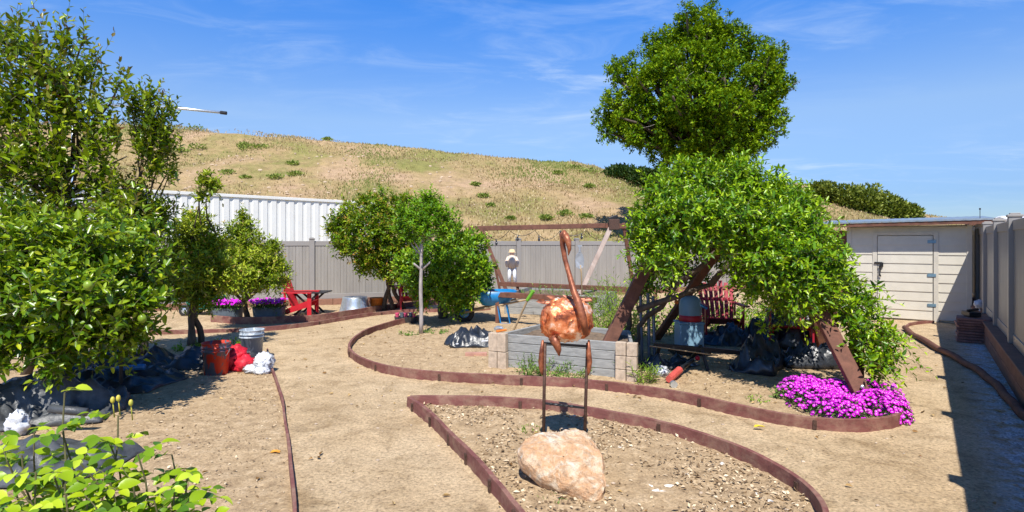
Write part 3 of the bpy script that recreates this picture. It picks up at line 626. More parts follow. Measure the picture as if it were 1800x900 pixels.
# ------------------------------------------------------------------ edging boards
def smooth_poly(pts, sub=6):
    out = []; n = len(pts)
    for i in range(n - 1):
        p0 = pts[max(i - 1, 0)]; p1 = pts[i]; p2 = pts[i + 1]; p3 = pts[min(i + 2, n - 1)]
        for k in range(sub):
            t_ = k / sub; out.append(tuple(.5 * ((2 * p1[j]) + (-p0[j] + p2[j]) * t_ + (2 * p0[j] - 5 * p1[j] + 4 * p2[j] - p3[j]) * t_ ** 2 + (-p0[j] + 3 * p1[j] - 3 * p2[j] + p3[j]) * t_ ** 3) for j in (0, 1)))
    out.append(pts[-1]); return out
def edging(label, px, h_=.10, th=.032, stakes=1.0, side=1, group=None, z0=-.05, sub=6, wav=.012):
    P = smooth_poly(GP(px), sub); P = [Vector((a, b_, 0)) for a, b_ in P]; root = empty('garden_edging', P[0], label, 'edging', group)
    vs = []; n = len(P)
    for i, p in enumerate(P):
        d = (P[min(i + 1, n - 1)] - P[max(i - 1, 0)]).normalized(); nr = Vector((-d.y, d.x, 0)); hz = h_ + mn.noise(p * 1.3) * wav + mn.noise(p * 5) * wav * .3
        for (o, z) in ((-th / 2, z0), (th / 2, z0), (th / 2, hz - .003), (th / 2 - .003, hz), (-th / 2 + .003, hz), (-th / 2, hz - .003)): q = p + nr * (o + (z / h_) * mn.noise(p * .9 + Vector((5, 0, 0))) * .02); vs.append((q.x, q.y, z))
    k = 6; fs = [(i * k + j, i * k + (j + 1) % k, (i + 1) * k + (j + 1) % k, (i + 1) * k + j) for i in range(n - 1) for j in range(k)] + [tuple(range(k))[::-1], tuple((n - 1) * k + j for j in range(k))]
    MB().add(vs, fs).build('board', M['edging'], root, True)
    if stakes:
        acc = .3
        for i in range(1, n):
            acc += (P[i] - P[i - 1]).length
            if acc > stakes:
                acc = 0; d = (P[i] - P[i - 1]).normalized(); nr = Vector((-d.y, d.x, 0)) * side; q = P[i] + nr * (th / 2 + .008)
                mb = MB(); mb.box((q.x, q.y, h_ / 2 - .012), (.03, .012, h_ * .72), math.atan2(d.y, d.x)); mb.build('stake', M['rust'], root, True)
    return root
edging('long curving red brown edging board around the island bed with the planter', E_ISL, .105, .034, .95, -1)
edging('straight red brown edging board along the left side of the boulder bed', E_FL, .11, .034, .42, -1)
edging('curved red brown edging board behind the boulder bed', E_FC, .10, .034, 1.3, -1)
edging('thin red brown edging board running from the buckets to the bottom of the photo', E_L, .05, .022, 0)
edging('thick dark board edging in front of the red chair and tub', E_F1, .13, .05, 0)
edging('low red brown edging board between the far path and the red chair bed', E_F2, .075, .034, 1.6, -1)
edging('short red edging board lying by the shed door', [(1592, 577), (1600, 572), (1620, 569), (1641, 568)], .05, .035, 0)
# curved pole on the right gravel
mb = MB(); pts = smooth_poly(GP([(1590, 580), (1605, 592), (1640, 612), (1680, 634), (1715, 655), (1745, 678), (1768, 703), (1790, 728), (1830, 765), (1880, 830)]), 5)
mb.tube([(a, b_, .045 + .01 * math.sin(i)) for i, (a, b_) in enumerate(pts)], .042, 8)
tag(mb.build('log_edging', M['timber'], smooth=True), 'long thin dark brown log curving along the gravel beside the fence', 'edging')

# ------------------------------------------------------------------ wood chips and pebbles
def in_any(x, y, polys):
    r = np.zeros(x.shape, bool)
    for p in polys: r |= pip(x, y, p)
    return r
def chips(name, label, poly, x0, x1, y0, y1, n, s0, s1, flat=.25):
    x = rng.uniform(x0, x1, n); y = y0 + (y1 - y0) * rng.random(n); k = pip(x, y, poly); x, y = x[k], y[k]; n = len(x)
    dn = np.array([mn.noise(Vector((a * 1.7, b_ * 1.7, 2))) for a, b_ in zip(x, y)]); k = dn + rng.normal(size=n) * .3 > -.15; x, y = x[k], y[k]; n = len(x)
    P = np.stack([x, y, gz(x, y) + rng.uniform(.002, .012, n)], 1); D = rng.normal(size=(n, 3)); D[:, 2] *= flat; Nn = np.array([0, 0, 1.]) + rng.normal(size=(n, 3)) * .45
    tag(leaf_object(name, P, D, Nn, rng.uniform(s0, s1, n) * rng.uniform(.5, 1, n), .5, M['chip'], None, rng.random(n) ** 1.3, None, True, droop=.05), label, 'mulch', kind='stuff')
chips('wood_chips', 'pale wood chip mulch covering the boulder bed', frontb, -1.3, 2.4, 2.4, 6, 21000, .015, .055)
chips('wood_chips', 'dry wood chip mulch in the island bed round the planter', isl, -3, 5, 5.0, 12, 14000, .012, .04)
chips('wood_chips', 'brown wood chip mulch in the left bed by the trees', leftb, -5.5, -1.2, 2.5, 8.6, 14000, .010, .035)
allp = [(-7, 2.6), (9, 2.6), (9, 13), (-7, 13)]
chips('litter', 'fine chips and leaf litter scattered over the dirt paths', allp, -7, 9, 2.7, 13, 6000, .008, .03)
n = 380; x = rng.uniform(-5, 6, n); y = rng.uniform(2.8, 11, n); P = np.stack([x, y, gz(x, y) + .012], 1); D = rng.normal(size=(n, 3)); D[:, 2] = .15
M['litter'] = foliage('dead_leaf', (.13, .07, .03), (.30, .17, .07), (.50, .34, .14), None, 0, .8, .1, .1)
tag(leaf_object('leaf_litter', P, D, np.array([0, 0, 1.]) + rng.normal(size=(n, 3)) * .4, rng.uniform(.025, .055, n), .5, M['litter'], None, rng.random(n), None, False, droop=.2, fold=.3), 'small dead brown leaves scattered over the dirt', 'leaves', kind='stuff')
mb = MB()
for (px, py) in [(1142, 858), (1150, 866), (1175, 858), (1165, 868), (1272, 818), (1215, 850), (1205, 838), (1340, 880), (1352, 885), (1330, 872), (1300, 886), (1090, 790)]:
    p = G(px + random.uniform(-4, 4), py); mb.ball((p.x, p.y, .008), (random.uniform(.02, .045), random.uniform(.015, .03), .012), 7, 4, .6, 2, px)
tag(mb.build('white_stones', simple('white_flake_stone', (.75, .72, .66), .9, bs=0)), 'flat white stone flakes lying in the boulder bed mulch', 'stones', kind='stuff')
mb = MB()
for i in range(420):
    x = random.uniform(-4, 6); y = random.uniform(3, 10); s_ = random.uniform(.004, .013); mb.ball((x, y, float(gz(np.array([x]), np.array([y]))[0]) + s_ * .4), (s_ * 1.4, s_, s_ * .7), 5, 4, .4, 2, i)
tag(mb.build('pebbles', simple('path_pebble', (.45, .36, .27), .9, var=.4, scale=3, bs=0)), 'small tan pebbles scattered over the dirt paths', 'pebbles', kind='stuff')
for (px, py, rz_, mt, lab) in [(1331, 755, .3, 'yellow', 'curled bright yellow fallen leaf on the path below the purple flowers'), (481, 801, 1.2, 'brownleaf', 'orange brown fallen leaf beside the thin left edging board')]:
    p = G(px, py); o = leaf_object('fallen_leaf', np.array([[p.x - .03, p.y, .022], [p.x, p.y + .01, .024]]), np.array([[1, .3 * rz_, .15], [.8, -.5, .2]]), np.array([[0, -.2, 1.], [.1, 0, 1.]]), np.array([.08, .07]), .5, M[mt], None); tag(o, lab, 'leaf')

# ------------------------------------------------------------------ boulder
mb = MB(); c = W(985, 813, 3.62); c.z = .15
out = [(915, 792), (924, 774), (945, 764), (975, 758), (1008, 757), (1030, 764), (1048, 785), (1058, 812), (1060, 850), (1056, 870), (1040, 876), (1000, 858), (950, 834), (922, 812)]
seg = 48; ring = 14; oc = Vector((990, 812)); prof = []
for q in range(seg):
    a = 2 * math.pi * q / seg; best = 0
    for i in range(len(out)):
        x1, y1 = out[i][0] - oc.x, out[i][1] - oc.y; x2, y2 = out[(i + 1) % len(out)][0] - oc.x, out[(i + 1) % len(out)][1] - oc.y
        dx, dy = math.cos(a), -math.sin(a); den = dx * (y2 - y1) - dy * (x2 - x1)
        if abs(den) < 1e-9: continue
        t_ = (x1 * (y2 - y1) - y1 * (x2 - x1)) / den; s_ = (x1 * dy - y1 * dx) / den
        if t_ > 0 and 0 <= s_ <= 1: best = max(best, t_)
    prof.append(best * 3.55 / 1000)
def on_plane(px, py):                     # the big face of the slab slopes up and away: z = .05 + .49 (Y - 3.5)
    k_ = (py - HZ) / 1000; Y_ = (1.6 - .05 + .49 * 3.5) / (k_ + .49); return Vector(((px - 900) / 1000 * Y_, Y_, .05 + .49 * (Y_ - 3.5)))
cen = on_plane(990, 812); un = Vector((0, -.44, .9)); seg = 96
rim = []
for q in range(seg):
    a = 2 * math.pi * q / seg; r_ = prof[int(q * 48 / seg)] * 1000 / 3.55 * 1.07; rim.append(on_plane(oc.x + math.cos(a) * r_, oc.y - math.sin(a) * r_))
rim = [(rim[q - 1] + rim[q] * 2 + rim[(q + 1) % seg]) / 4 for q in range(seg)]
ly_ = [(.02, .050), (.25, .052), (.5, .045), (.75, .030), (.92, .012), (1.0, -.015), (1.01, -.045), (.97, -.085), (.86, -.13), (.68, -.18), (.40, -.22), (.05, -.24)]; layers = []
for i_ in range(len(ly_) - 1):
    for k_ in range(3): t_ = k_ / 3; layers.append((ly_[i_][0] * (1 - t_) + ly_[i_ + 1][0] * t_, ly_[i_][1] * (1 - t_) + ly_[i_ + 1][1] * t_))
layers.append(ly_[-1])
vs = []; ring = len(layers) - 1
fac = [(Vector((random.uniform(-1, 1), random.uniform(-1, 1), random.uniform(-.2, .2))).normalized(), random.uniform(.25, .4)) for _ in range(4)]
for (f_, h_) in layers:
    for q in range(seg):
        p = cen.lerp(rim[q], f_) + un * h_; e = mn.noise(p * 6 + Vector((3, 0, 0))) * .026 - abs(mn.noise(p * 9 + Vector((0, 7, 0)))) * .045 + .012 + mn.noise(p * 20) * .010 + mn.noise(p * 45) * .006
        rd_ = mn.noise(Vector((q * .16 + 5, h_ * 12, 0)));  p += un * (e if h_ > -.02 else e * .6) + (rim[q] - cen).normalized() * (rd_ * .02 + mn.noise(p * 22) * .008) * f_
        for (fn, fdis) in fac:
            t_ = (p - cen).dot(fn) - (.13 + fdis)
            if t_ > 0: p -= fn * t_ * .8
        vs.append(p)
fs = [(i * seg + q, (i + 1) * seg + q, (i + 1) * seg + (q + 1) % seg, i * seg + (q + 1) % seg) for i in range(ring) for q in range(seg)]
zmin = min(p.z for p in vs)
mb.add(vs, fs); tag(mb.build('boulder', M['rock']), 'large cream and orange boulder leaning in front of the copper bird', 'rock')

# ------------------------------------------------------------------ copper flamingo
FY = 4.35; k = FY / 1000
def F_(px, py, dy=0): return W(px, py, FY + dy)
root = empty('flamingo_sculpture', Vector((F_(992, 0).x, FY, 0)), 'tall copper flamingo sculpture on black metal stand behind the boulder', 'sculpture')
mb = MB(); bc = F_(996, 562); seg, ring = 72, 36
vs = []
for i in range(ring + 1):
    th = math.pi * i / ring
    for q in range(seg):
        a = 2 * math.pi * q / seg; d = Vector((math.sin(th) * math.cos(a), math.sin(th) * math.sin(a), math.cos(th)))
        sq_ = lambda v, k_: math.copysign(abs(v) ** k_, v)
        p = Vector((sq_(d.x, .72) * .192, sq_(d.y, .85) * .14, sq_(d.z, .72) * .158))
        e = -abs(math.sin(a * 4.5 + math.sin(th * 3) * .8 + 1)) ** .6 * .10 + .06 + (.5 - abs(mn.noise(d * 3.2 + Vector((3, 1, 0)))) * 1.6) * .10 + mn.noise(d * 8) * .06 - .08 * max(0, d.x * -d.z)
        vs.append(bc + p * (1 + e))
mb.add(vs, [(i * seg + q, (i + 1) * seg + q, (i + 1) * seg + (q + 1) % seg, i * seg + (q + 1) % seg) for i in range(ring) for q in range(seg)])
mb.build('body', M['copper'], root, True, smooth=True)
nf = 90; d = norm(rng.normal(size=(nf, 3)) * np.array([1, 1, .8])); P = np.array(bc) + d * np.array([.195, .15, .16]) * .99
D = np.array([-.25, .1, -.75]) + rng.normal(size=(nf, 3)) * .45; D = D - d * np.sum(D * d, 1, keepdims=True) + d * .08
leaf_object('feathers', P, D, d, rng.uniform(.05, .10, nf), .5, M['copper'], root, droop=.15, fold=.10)
P = np.array([list(F_(960 + 9 * i, 530 + 3 * math.sin(i * 2), .02)) for i in range(10)]); D = np.array([-.9, .1, .15]) + rng.normal(size=(10, 3)) * .22
leaf_object('back_plume', P, D, norm(np.array([0, -.8, .6]) + rng.normal(size=(10, 3)) * .3),   .08, .5, M['copper2'], root, droop=.2, fold=.12)
mb = MB(); pts = [F_(1030, 588, -.185), F_(1025, 560, -.20), F_(1018, 535, -.18), F_(1008, 510, -.13), F_(1000, 480, -.08), F_(993, 455, -.05), F_(989, 430, -.04), F_(989, 412, -.04), F_(993, 405, -.05)]
mb.tube([Vector(a) for a in pts], [.022, .030, .030, .025, .019, .019, .021, .024, .012], 10); mb.build('neck', M['copper2'], root, True, smooth=True)
mb = MB(); mb.ball(F_(992, 415, -.06), (.026, .04, .042), 12, 8, .15, 2, 2); hd = mb.build('head', M['copper2'], root, True, smooth=True)
mb = MB(); mb.tube([F_(993, 412, -.09), F_(999, 425, -.10), F_(1001, 438, -.10), F_(999, 449, -.10)], [.026, .024, .015, .003], 8); mb.build('beak', M['copper2'], hd, True, smooth=True)
mb = MB(); pts = [F_(972, 592, -.1), F_(978, 604, -.12), F_(982, 616, -.12), F_(983, 626, -.12)]; mb.tube(pts, [.04, .032, .022, .004], 8); mb.build('tail', M['copper2'], root, True, smooth=True)
mb = MB(); mb.bar(F_(952, 603), F_(1034, 609), .018, .018); mb.build('top_bar', M['black'], root, True); mb = MB(); mb.bar(F_(958, 709), F_(1027, 717), .014, .014)
for q in range(5): mb.ball(F_(968 + q * 9, 710 + q * 1.0), (.022, .014, .010), 7, 5, .3, 2, q)
mb.build('crossbar', M['black'], root, True)
for (a, b2) in ((958, 955), (1033, 1027)):
    mb = MB(); p0 = F_(a, 603); p1 = F_(b2, 770); p1.z = -.02; mb.tube([p0, F_((a + b2) / 2, 690), (p1.x, FY, -.03)], .0125, 8); mb.build('leg', M['rust'], root, True, smooth=True)
for (x0, s_) in ((953, -1), (1034, 1)):
    mb = MB(); mb.tube([F_(x0 + 1, 598, -.01), F_(x0 + s_ * 1, 618, -.01), F_(x0 + s_ * 2, 636, -.01), F_(x0 + s_ * 1, 652, -.01), F_(x0, 660, -.01)], [.008, .018, .022, .015, .003], 8); mb.build('thigh', M['copper2'], root, True, smooth=True)
mb = MB(); mb.box(G(994, 782) + Vector((0, 0, .05)), (.05, .05, .1)); mb.box(G(994, 782) + Vector((0, 0, .11)), (.065, .045, .03), .4)
tag(mb.build('garden_spotlight', M['black'], bevel=.004), 'tiny black spotlight in the mulch just behind the boulder', 'light')

# ------------------------------------------------------------------ front planter of grey boards
FLp = G(882, 645); FRp = G(1110, 668); bk = Vector((.62, .95, 0)); HP = .43
root = empty('raised_planter', (FLp + FRp) / 2, 'grey weathered board planter with tan block corners behind the copper bird', 'planter')
def plank_wall(a, b_, h_, nb, parent, th=.04):
    for i in range(nb):
        z = h_ / nb * (i + .5); mb = MB(); aa = a + Vector((0, 0, z)); bb = b_ + Vector((0, 0, z)); mb.bar(aa, bb, th, h_ / nb - .006); mb.build('side_board', M['greywood'], parent, True, bevel=.005)
plank_wall(FLp, FRp, HP, 4, root); plank_wall(FLp + bk * .06, FLp + bk, HP, 4, root); bk2 = Vector((.16, .93, 0)); plank_wall(FRp + bk2 * .06, FRp + bk2, HP, 4, root); plank_wall(FLp + bk, FRp + bk2, HP, 4, root)
q = [FLp, FRp, FRp + bk2, FLp + bk]; mb = MB(); n_ = 22; vs = []
for j in range(n_ + 1):
    for i in range(n_ + 1):
        a = q[0].lerp(q[1], .015 + .97 * i / n_); b_ = q[3].lerp(q[2], .015 + .97 * i / n_); p = a.lerp(b_, .03 + .94 * j / n_); vs.append((p.x, p.y, HP - .07 + mn.noise(p * 5) * .03 + mn.noise(p * 15) * .012))
mb.add(vs, [(j * (n_ + 1) + i, j * (n_ + 1) + i + 1, (j + 1) * (n_ + 1) + i + 1, (j + 1) * (n_ + 1) + i) for j in range(n_) for i in range(n_)]); mb.build('soil', M['soil'], root, True)
dl = (FRp - FLp).normalized(); dn_ = Vector((dl.y, -dl.x, 0)); rzp = math.atan2(dl.y, dl.x)
for side_, base in ((0, FLp - dl * .07), (1, FRp - dl * .10)):
    for cx_ in range(2):
        for r_ in range(2 if side_ == 0 else 3):
            hgt = .235 if side_ == 0 else .157
            p = base + dl * (cx_ * .125) + dn_ * .085; mb = MB(); mb.box((p.x + random.uniform(-.004, .004), p.y, hgt * (r_ + .5) - .02), (.118, .08, hgt - .006), rzp + random.uniform(-.03, .03)); mb.build('corner_block', M['paver'], root, True, bevel=.006)

# rear raised bed with brown rails
root = empty('raised_bed', Vector((.75, 12.3, 0)), 'grey board raised bed beyond the wheelbarrow near the back fence', 'planter')
q = [Vector((-.15, 12.6, 0)), Vector((1.95, 12.1, 0)), Vector((2.6, 14.2, 0)), Vector((.5, 14.7, 0))]
for k in range(4):
    p, q_ = q[k], q[(k + 1) % 4]
    for i in range(3):
        z = .08 + .15 * i; mb = MB(); mb.bar(Vector((p.x, p.y, z)), Vector((q_.x, q_.y, z)), .05, .144); mb.build('side_board', M['greywood'], root, True, bevel=.005)
mb = MB(); mb.add([(p.x, p.y, .36) for p in q], [(0, 1, 2, 3)]); mb.build('soil', M['soil'], root, True)
for (pa, pb_, lab) in (((853, 516), (1048, 528), 'brown timber rail passing in front of the blue wheelbarrow'), ((880, 499), (1165, 511), 'brown timber rail farther back, nearer the fence')):
    a = G(*pa, .58); b_ = G(*pb_, .58); root = empty('timber_rail', (a + b_) / 2, lab, 'rail'); mb = MB(); mb.bar(a, b_, .12, .10); mb.build('rail', M['timber'], root, True, bevel=.008)
    for t_ in (.12, .96): p = a.lerp(b_, t_); mb = MB(); mb.bar((p.x, p.y, 0), (p.x, p.y, .53), .07, .07, (0, 1, 0)); mb.build('post', M['timber'], root, True, bevel=.006)
# ------------------------------------------------------------------ swing frame at the back
root = empty('swing_frame', W(960, 530, 15), 'brown timber swing frame with a long top beam before the back fence', 'frame')
mb = MB(); mb.bar(W(822, 402, 14.2), W(1064, 396.5, 14.2), .08, .12); mb.bar(W(1064, 397, 14.2), W(1112, 398, 14.2), .08, .12); mb.build('top_beam', M['timber'], root, True, bevel=.01)
def leg(px0, py0, px1, Y0, Y1, mat, w_=.09, z1=0):
    a = W(px0, py0, Y0); b_ = Vector(((px1 - 900) / 1000 * Y1, Y1, z1)); mb = MB(); mb.bar(a, b_, w_, w_ * .8, (0, -1, 0)); mb.build('leg', M[mat], root, True, bevel=.01)
leg(846, 403, 902, 14.2, 13.9, 'timber'); leg(1078, 390, 1006, 14.1, 13.3, 'timber_pale', .11, 0); leg(1096, 392, 1118, 14.2, 14.6, 'timber'); leg(866, 450, 884, 14.5, 14.6, 'timber', .06); 
mb = MB(); p = W(1075, 393, 14.0); mb.box(p + Vector((.06, 0, -.02)), (.26, .1, .26)); mb.build('joint_plate', M['rust'], root, True, bevel=.01)
root2 = empty('floodlight', W(1076, 388, 14.1), 'black floodlight perched on the swing frame corner', 'light')
mb = MB(); p = W(1076, 384, 14.1); mb.box(p + Vector((.02, 0, .02)), (.24, .12, .08), .3, Matrix.Rotation(-.35, 3, 'Y')); mb.build('lamp_head', M['black'], root2, True, bevel=.01)
mb = MB(); mb.tube([p + Vector((0, 0, -.07)), p + Vector((0, 0, 0))], .03, 8); mb.build('bracket', M['black'], root2, True)
root = empty('string_lights', W(950, 405, 14.1), 'string of small dark bulbs drooping below the swing frame beam', 'string lights')
bp = []; 
for s_ in range(5):
    x0 = 850 + s_ * 45; x1 = x0 + 45
    for j in range(6): t_ = j / 6; bp.append(W(x0 + (x1 - x0) * t_, 405 + 16 * 4 * t_ * (1 - t_) * (.6 if s_ % 2 else 1.0), 14.05))
mb = MB(); mb.tube(bp, .007, 5); mb.build('cable', M['black'], root, True)
for i in range(3, len(bp), 5):
    p = bp[i]; mb = MB(); mb.tube([p, p + Vector((0, 0, -.06))], .018, 7); mb.ball(p + Vector((0, 0, -.10)), (.032, .032, .045), 8, 6); mb.build('bulb', M['bulb'], root, True, smooth=True)
# scarecrow
sp_ = W(900, 495, 14.9); sx_ = sp_.x; sy_ = 14.9
root = empty('scarecrow', (sx_, sy_, .56), 'small scarecrow in straw hat, cream shirt and white trousers by the back fence', 'scarecrow')
zt = W(0, 438, sy_).z; zb = W(0, 497, sy_).z; Hh = zt - zb
mb = MB(); mb.tube([(sx_, sy_ + .05, 0), (sx_, sy_ + .05, zb + Hh * .6)], .02, 6); mb.build('stake', M['handle'], root, True)
mb = MB(); 
for s_ in (-1, 1): mb.tube([(sx_ + s_ * .05, sy_, zb + Hh * .48), (sx_ + s_ * .065, sy_, zb + Hh * .24), (sx_ + s_ * .075, sy_ - .01, zb)], [.06, .05, .055], 8)
mb.build('trousers', M['white_cloth'], root, True, smooth=True)
mb = MB(); mb.tube([(sx_, sy_, zb + Hh * .44), (sx_, sy_, zb + Hh * .62), (sx_, sy_, zb + Hh * .78), (sx_, sy_, zb + Hh * .82)], [.10, .10, .12, .05], 12)
for s_ in (-1, 1): mb.tube([(sx_ + s_ * .09, sy_, zb + Hh * .76), (sx_ + s_ * .15, sy_ - .02, zb + Hh * .62), (sx_ + s_ * .13, sy_ - .05, zb + Hh * .48)], [.045, .04, .035], 8)
mb.build('shirt', M['cream_cloth'], root, True, smooth=True)
mb = MB(); mb.ball((sx_, sy_, zb + Hh * .88), (.065, .065, .075), 12, 8); mb.build('head', M['skin'], root, True, smooth=True)
mb = MB(); mb.lathe([(.105, zb + Hh * .905), (.10, zb + Hh * .915), (.075, zb + Hh * .925), (.07, zb + Hh * .985), (.04, zb + Hh), (0.001, zb + Hh)], (sx_, sy_, 0), 16); mb.build('hat', M['straw'], root, True, smooth=True)
# upturned shovel
root = empty('shovel', W(1022, 510, 12.6), 'upturned shovel with dark blade raised on a pale handle by the back fence', 'shovel')
mb = MB(); pb = W(1019, 452, 12.6); mb.tube([W(1024, 520, 12.6) + Vector((0, 0, -.4)), W(1022, 480, 12.6), W(1020, 466, 12.6)], .017, 8); mb.build('handle', M['handle'], root, True, smooth=True)
vs = []; ou = [(-.0, -.26), (.085, -.22), (.10, -.05), (.07, .06), (.025, .12), (-.025, .12), (-.07, .06), (-.10, -.05), (-.085, -.22)]
mb = MB(); vs = [(pb.x + x, pb.y - .02 + abs(x) * .25, pb.z + z) for x, z in ou] + [(pb.x + x, pb.y + .0 + abs(x) * .25, pb.z + z) for x, z in ou]; m_ = len(ou)
mb.add(vs, [tuple(range(m_))[::-1], tuple(m_ + i for i in range(m_))] + [(i, (i + 1) % m_, m_ + (i + 1) % m_, m_ + i) for i in range(m_)]); mb.tube([(pb.x, pb.y, pb.z + .11), (pb.x, pb.y, pb.z + .24)], .022, 8); mb.box((pb.x, pb.y, pb.z + .25), (.10, .03, .04)); mb.build('blade', M['glassy'], root, True)
# green-handled stick leaning on the planter
root = empty('garden_tool', G(893, 600), 'long wooden tool with lime green grip leaning behind the grey planter', 'tool')
a = W(892, 580, 8.4); b_ = W(938, 511, 8.2); mb = MB(); mb.tube([a - Vector((0, 0, .2)), a.lerp(b_, .78)], .016, 8); mb.build('shaft', M['handle'], root, True)
mb = MB(); mb.tube([a.lerp(b_, .76), b_], .026, 8); mb.build('grip', M['green_handle'], root, True)
# wheelbarrow
wy = 11.25; wc = W(868, 530, wy)
root = empty('wheelbarrow', (wc.x, wy, 0), 'blue wheelbarrow parked behind the planter near the round bush', 'wheelbarrow')
def trough(cx, cy, z0, z1, l0, l1, w0, w1, rz, th=.012):
    mb = MB(); m3 = Matrix.Rotation(rz, 3, 'Z'); vs = []
    for (l, w_, z) in ((l0, w0, z0), (l1, w1, z1), (l1 - th * 2, w1 - th * 2, z1), (l0 - th * 2, w0 - th * 2, z0 + th)):
        pts = []
        for q in range(24):
            a = q / 24 * 6.2832; x = math.copysign(abs(math.cos(a)) ** .55, math.cos(a)) * l / 2; y = math.copysign(abs(math.sin(a)) ** .55, math.sin(a)) * w_ / 2; v = m3 @ Vector((x, y, z)); vs.append((v.x + cx, v.y + cy, v.z))
    fs = [(i * 24 + q, i * 24 + (q + 1) % 24, (i + 1) * 24 + (q + 1) % 24, (i + 1) * 24 + q) for i in range(3) for q in range(24)] + [tuple(range(24))[::-1], tuple(72 + q for q in range(24))]
    return mb.add(vs, fs)
trough(wc.x + .02, wy, .36, .64, .52, .86, .42, .66, .15).build('tray', M['blue'], root, True, smooth=True)
for s_ in (-1, 1):
    mb = MB(); mb.tube([(wc.x - .62, wy + s_ * .06, .2), (wc.x, wy + s_ * .2, .34), (wc.x + .8, wy + s_ * .3, .52)], .02, 8); mb.build('handle', M['handle'], root, True)
    mb = MB(); mb.tube([(wc.x + .25, wy + s_ * .24, .38), (wc.x + .32, wy + s_ * .24, .02), (wc.x + .14, wy + s_ * .24, .02), (wc.x + .08, wy + s_ * .22, .35)], .015, 6); mb.build('leg', M['blue'], root, True)
mb = MB(); mt = Matrix.Rotation(R(90), 3, 'X'); mb.lathe([(.10, -.035), (.17, -.045), (.2, 0), (.17, .045), (.10, .035), (.10, -.035)], (wc.x - .58, wy, .2), 20, mat=mt); whl = mb.build('wheel', M['rubber'], root, True, smooth=True)
mb = MB(); mb.lathe([(.001, -.04), (.10, -.03), (.10, .03), (.001, .04)], (wc.x - .58, wy, .2), 16, mat=mt); mb.build('rim', M['blue'], whl, True)

# ------------------------------------------------------------------ adirondack chairs
def adirondack(base, rz, mat, label, group=None, cover=None):
    root = empty('adirondack_chair', base, label, 'chair', group, rz)      # local +y is the front
    def part(name, f, bev=.004): mb = MB(); f(mb); return mb.build(name, mat, root, bevel=bev)
    def seat(mb):
        for i in range(7): t_ = i / 6; mb.box((0, .36 - t_ * .46, .365 - t_ * .135), (.50, .068, .018), mat=Matrix.Rotation(.28, 3, 'X'))
    part('seat', seat)
    def back(mb):
        for i in range(7):
            x = (i - 3) * .075; h_ = .78 - .012 * (i - 3) ** 2 * 1.1; a = Vector((x * .92, -.10, .22)); b2 = Vector((x * 1.18, -.10 - h_ * .36, .22 + h_ * .93)); mb.bar(a, b2, .062, .016, (0, 1, .4))
        mb.bar((-.27, -.30, .62), (.27, -.30, .62), .02, .06); mb.bar((-.24, -.15, .30), (.24, -.15, .30), .02, .06)
    part('backrest', back)
    for s_ in (-1, 1):
        part('armrest', lambda mb: mb.add([(s_ * a, b2, c) for (a, b2) in ((.24, -.34), (.27, .38), (.285, .41), (.37, .41), (.385, .38), (.32, -.34)) for c in (.56, .582)], [(0, 2, 4, 6, 8, 10), (11, 9, 7, 5, 3, 1)] + [(2 * i, 2 * i + 1, (2 * i + 3) % 12, (2 * i + 2) % 12) for i in range(6)]), 0)
        part('leg', lambda mb: mb.box((s_ * .285, .34, .28), (.026, .105, .56)))
        def rail(mb):
            pts = [(.36, .37), (.38, .31), (.33, .25), (-.50, -.0), (-.60, .0), (-.58, .06), (-.14, .24), (.25, .375)]; m_ = len(pts)
            mb.add([(s_ * .258, y, z) for y, z in pts] + [(s_ * .235, y, z) for y, z in pts], [tuple(range(m_)), tuple(m_ + i for i in range(m_))[::-1]] + [(i, (i + 1) % m_, m_ + (i + 1) % m_, m_ + i) for i in range(m_)])
        part('side_rail', rail, 0); part('arm_brace', lambda mb: mb.box((s_ * .30, -.26, .46), (.024, .06, .22)))
    return root
rc_ = adirondack(G(521, 558) + Vector((0, .18, 0)), R(-88), M['red'], 'bright red slatted garden chair seen from the side on the left'); rc_.scale = (.88, .84, .92)
adirondack(Vector((3.45, 9.45, 0)), R(172), M['darkred'], 'dark red slatted garden chair shaded under the vine, facing the camera')
adirondack(Vector((4.25, 8.6, 0)), R(150), M['darkred'], 'dark red garden chair half hidden behind the right side of the vine')
adirondack(Vector((-2.35, 13.2, 0)), R(200), M['darkred'], 'red garden chair in shade behind the thin pale trunk')
# dark table behind the red chair
ty = 12.6; tc_ = G(566, 553); tc_ = Vector(((545 - 900) / 1000 * ty, ty, 0)); root = empty('folding_table', tc_, 'low black table with crossed legs behind the bright red chair', 'table')
mb = MB(); mb.box((tc_.x, ty, .49), (.8, .6, .025)); mb.build('tabletop', M['black'], root, True, bevel=.004)
for s_ in (-1, 1):
    mb = MB(); mb.bar((tc_.x - .26, ty + s_ * .24, 0), (tc_.x + .26, ty + s_ * .24, .48), .03, .04); mb.build('leg', M['black'], root, True)
    mb = MB(); mb.bar((tc_.x + .26, ty + s_ * .2, 0), (tc_.x - .26, ty + s_ * .2, .48), .03, .04); mb.build('leg', M['black'], root, True)
# tub, orange pot
p = G(624, 548); mb = MB(); mb.lathe([(.335, .02), (.345, .0), (.36, .01), (.345, .03), (.30, .20), (.275, .33), (.27, .342), (.255, .335), (.001, .33)], (p.x, p.y, 0), 36)
tag(mb.build('galvanised_tub', M['galv'], smooth=True), 'upside down galvanised metal tub beyond the curved path', 'tub')
mb = MB(); mb.lathe([(.12, 0), (.155, .27), (.165, .275), (.165, .305), (.145, .305), (.13, .26), (.001, .25)], (G(662, 546).x, G(662, 546).y, 0), 24, sy=.9)
tag(mb.build('plant_pot', M['orange'], smooth=True), 'orange plastic pot standing to the right of the upturned metal tub', 'pot')
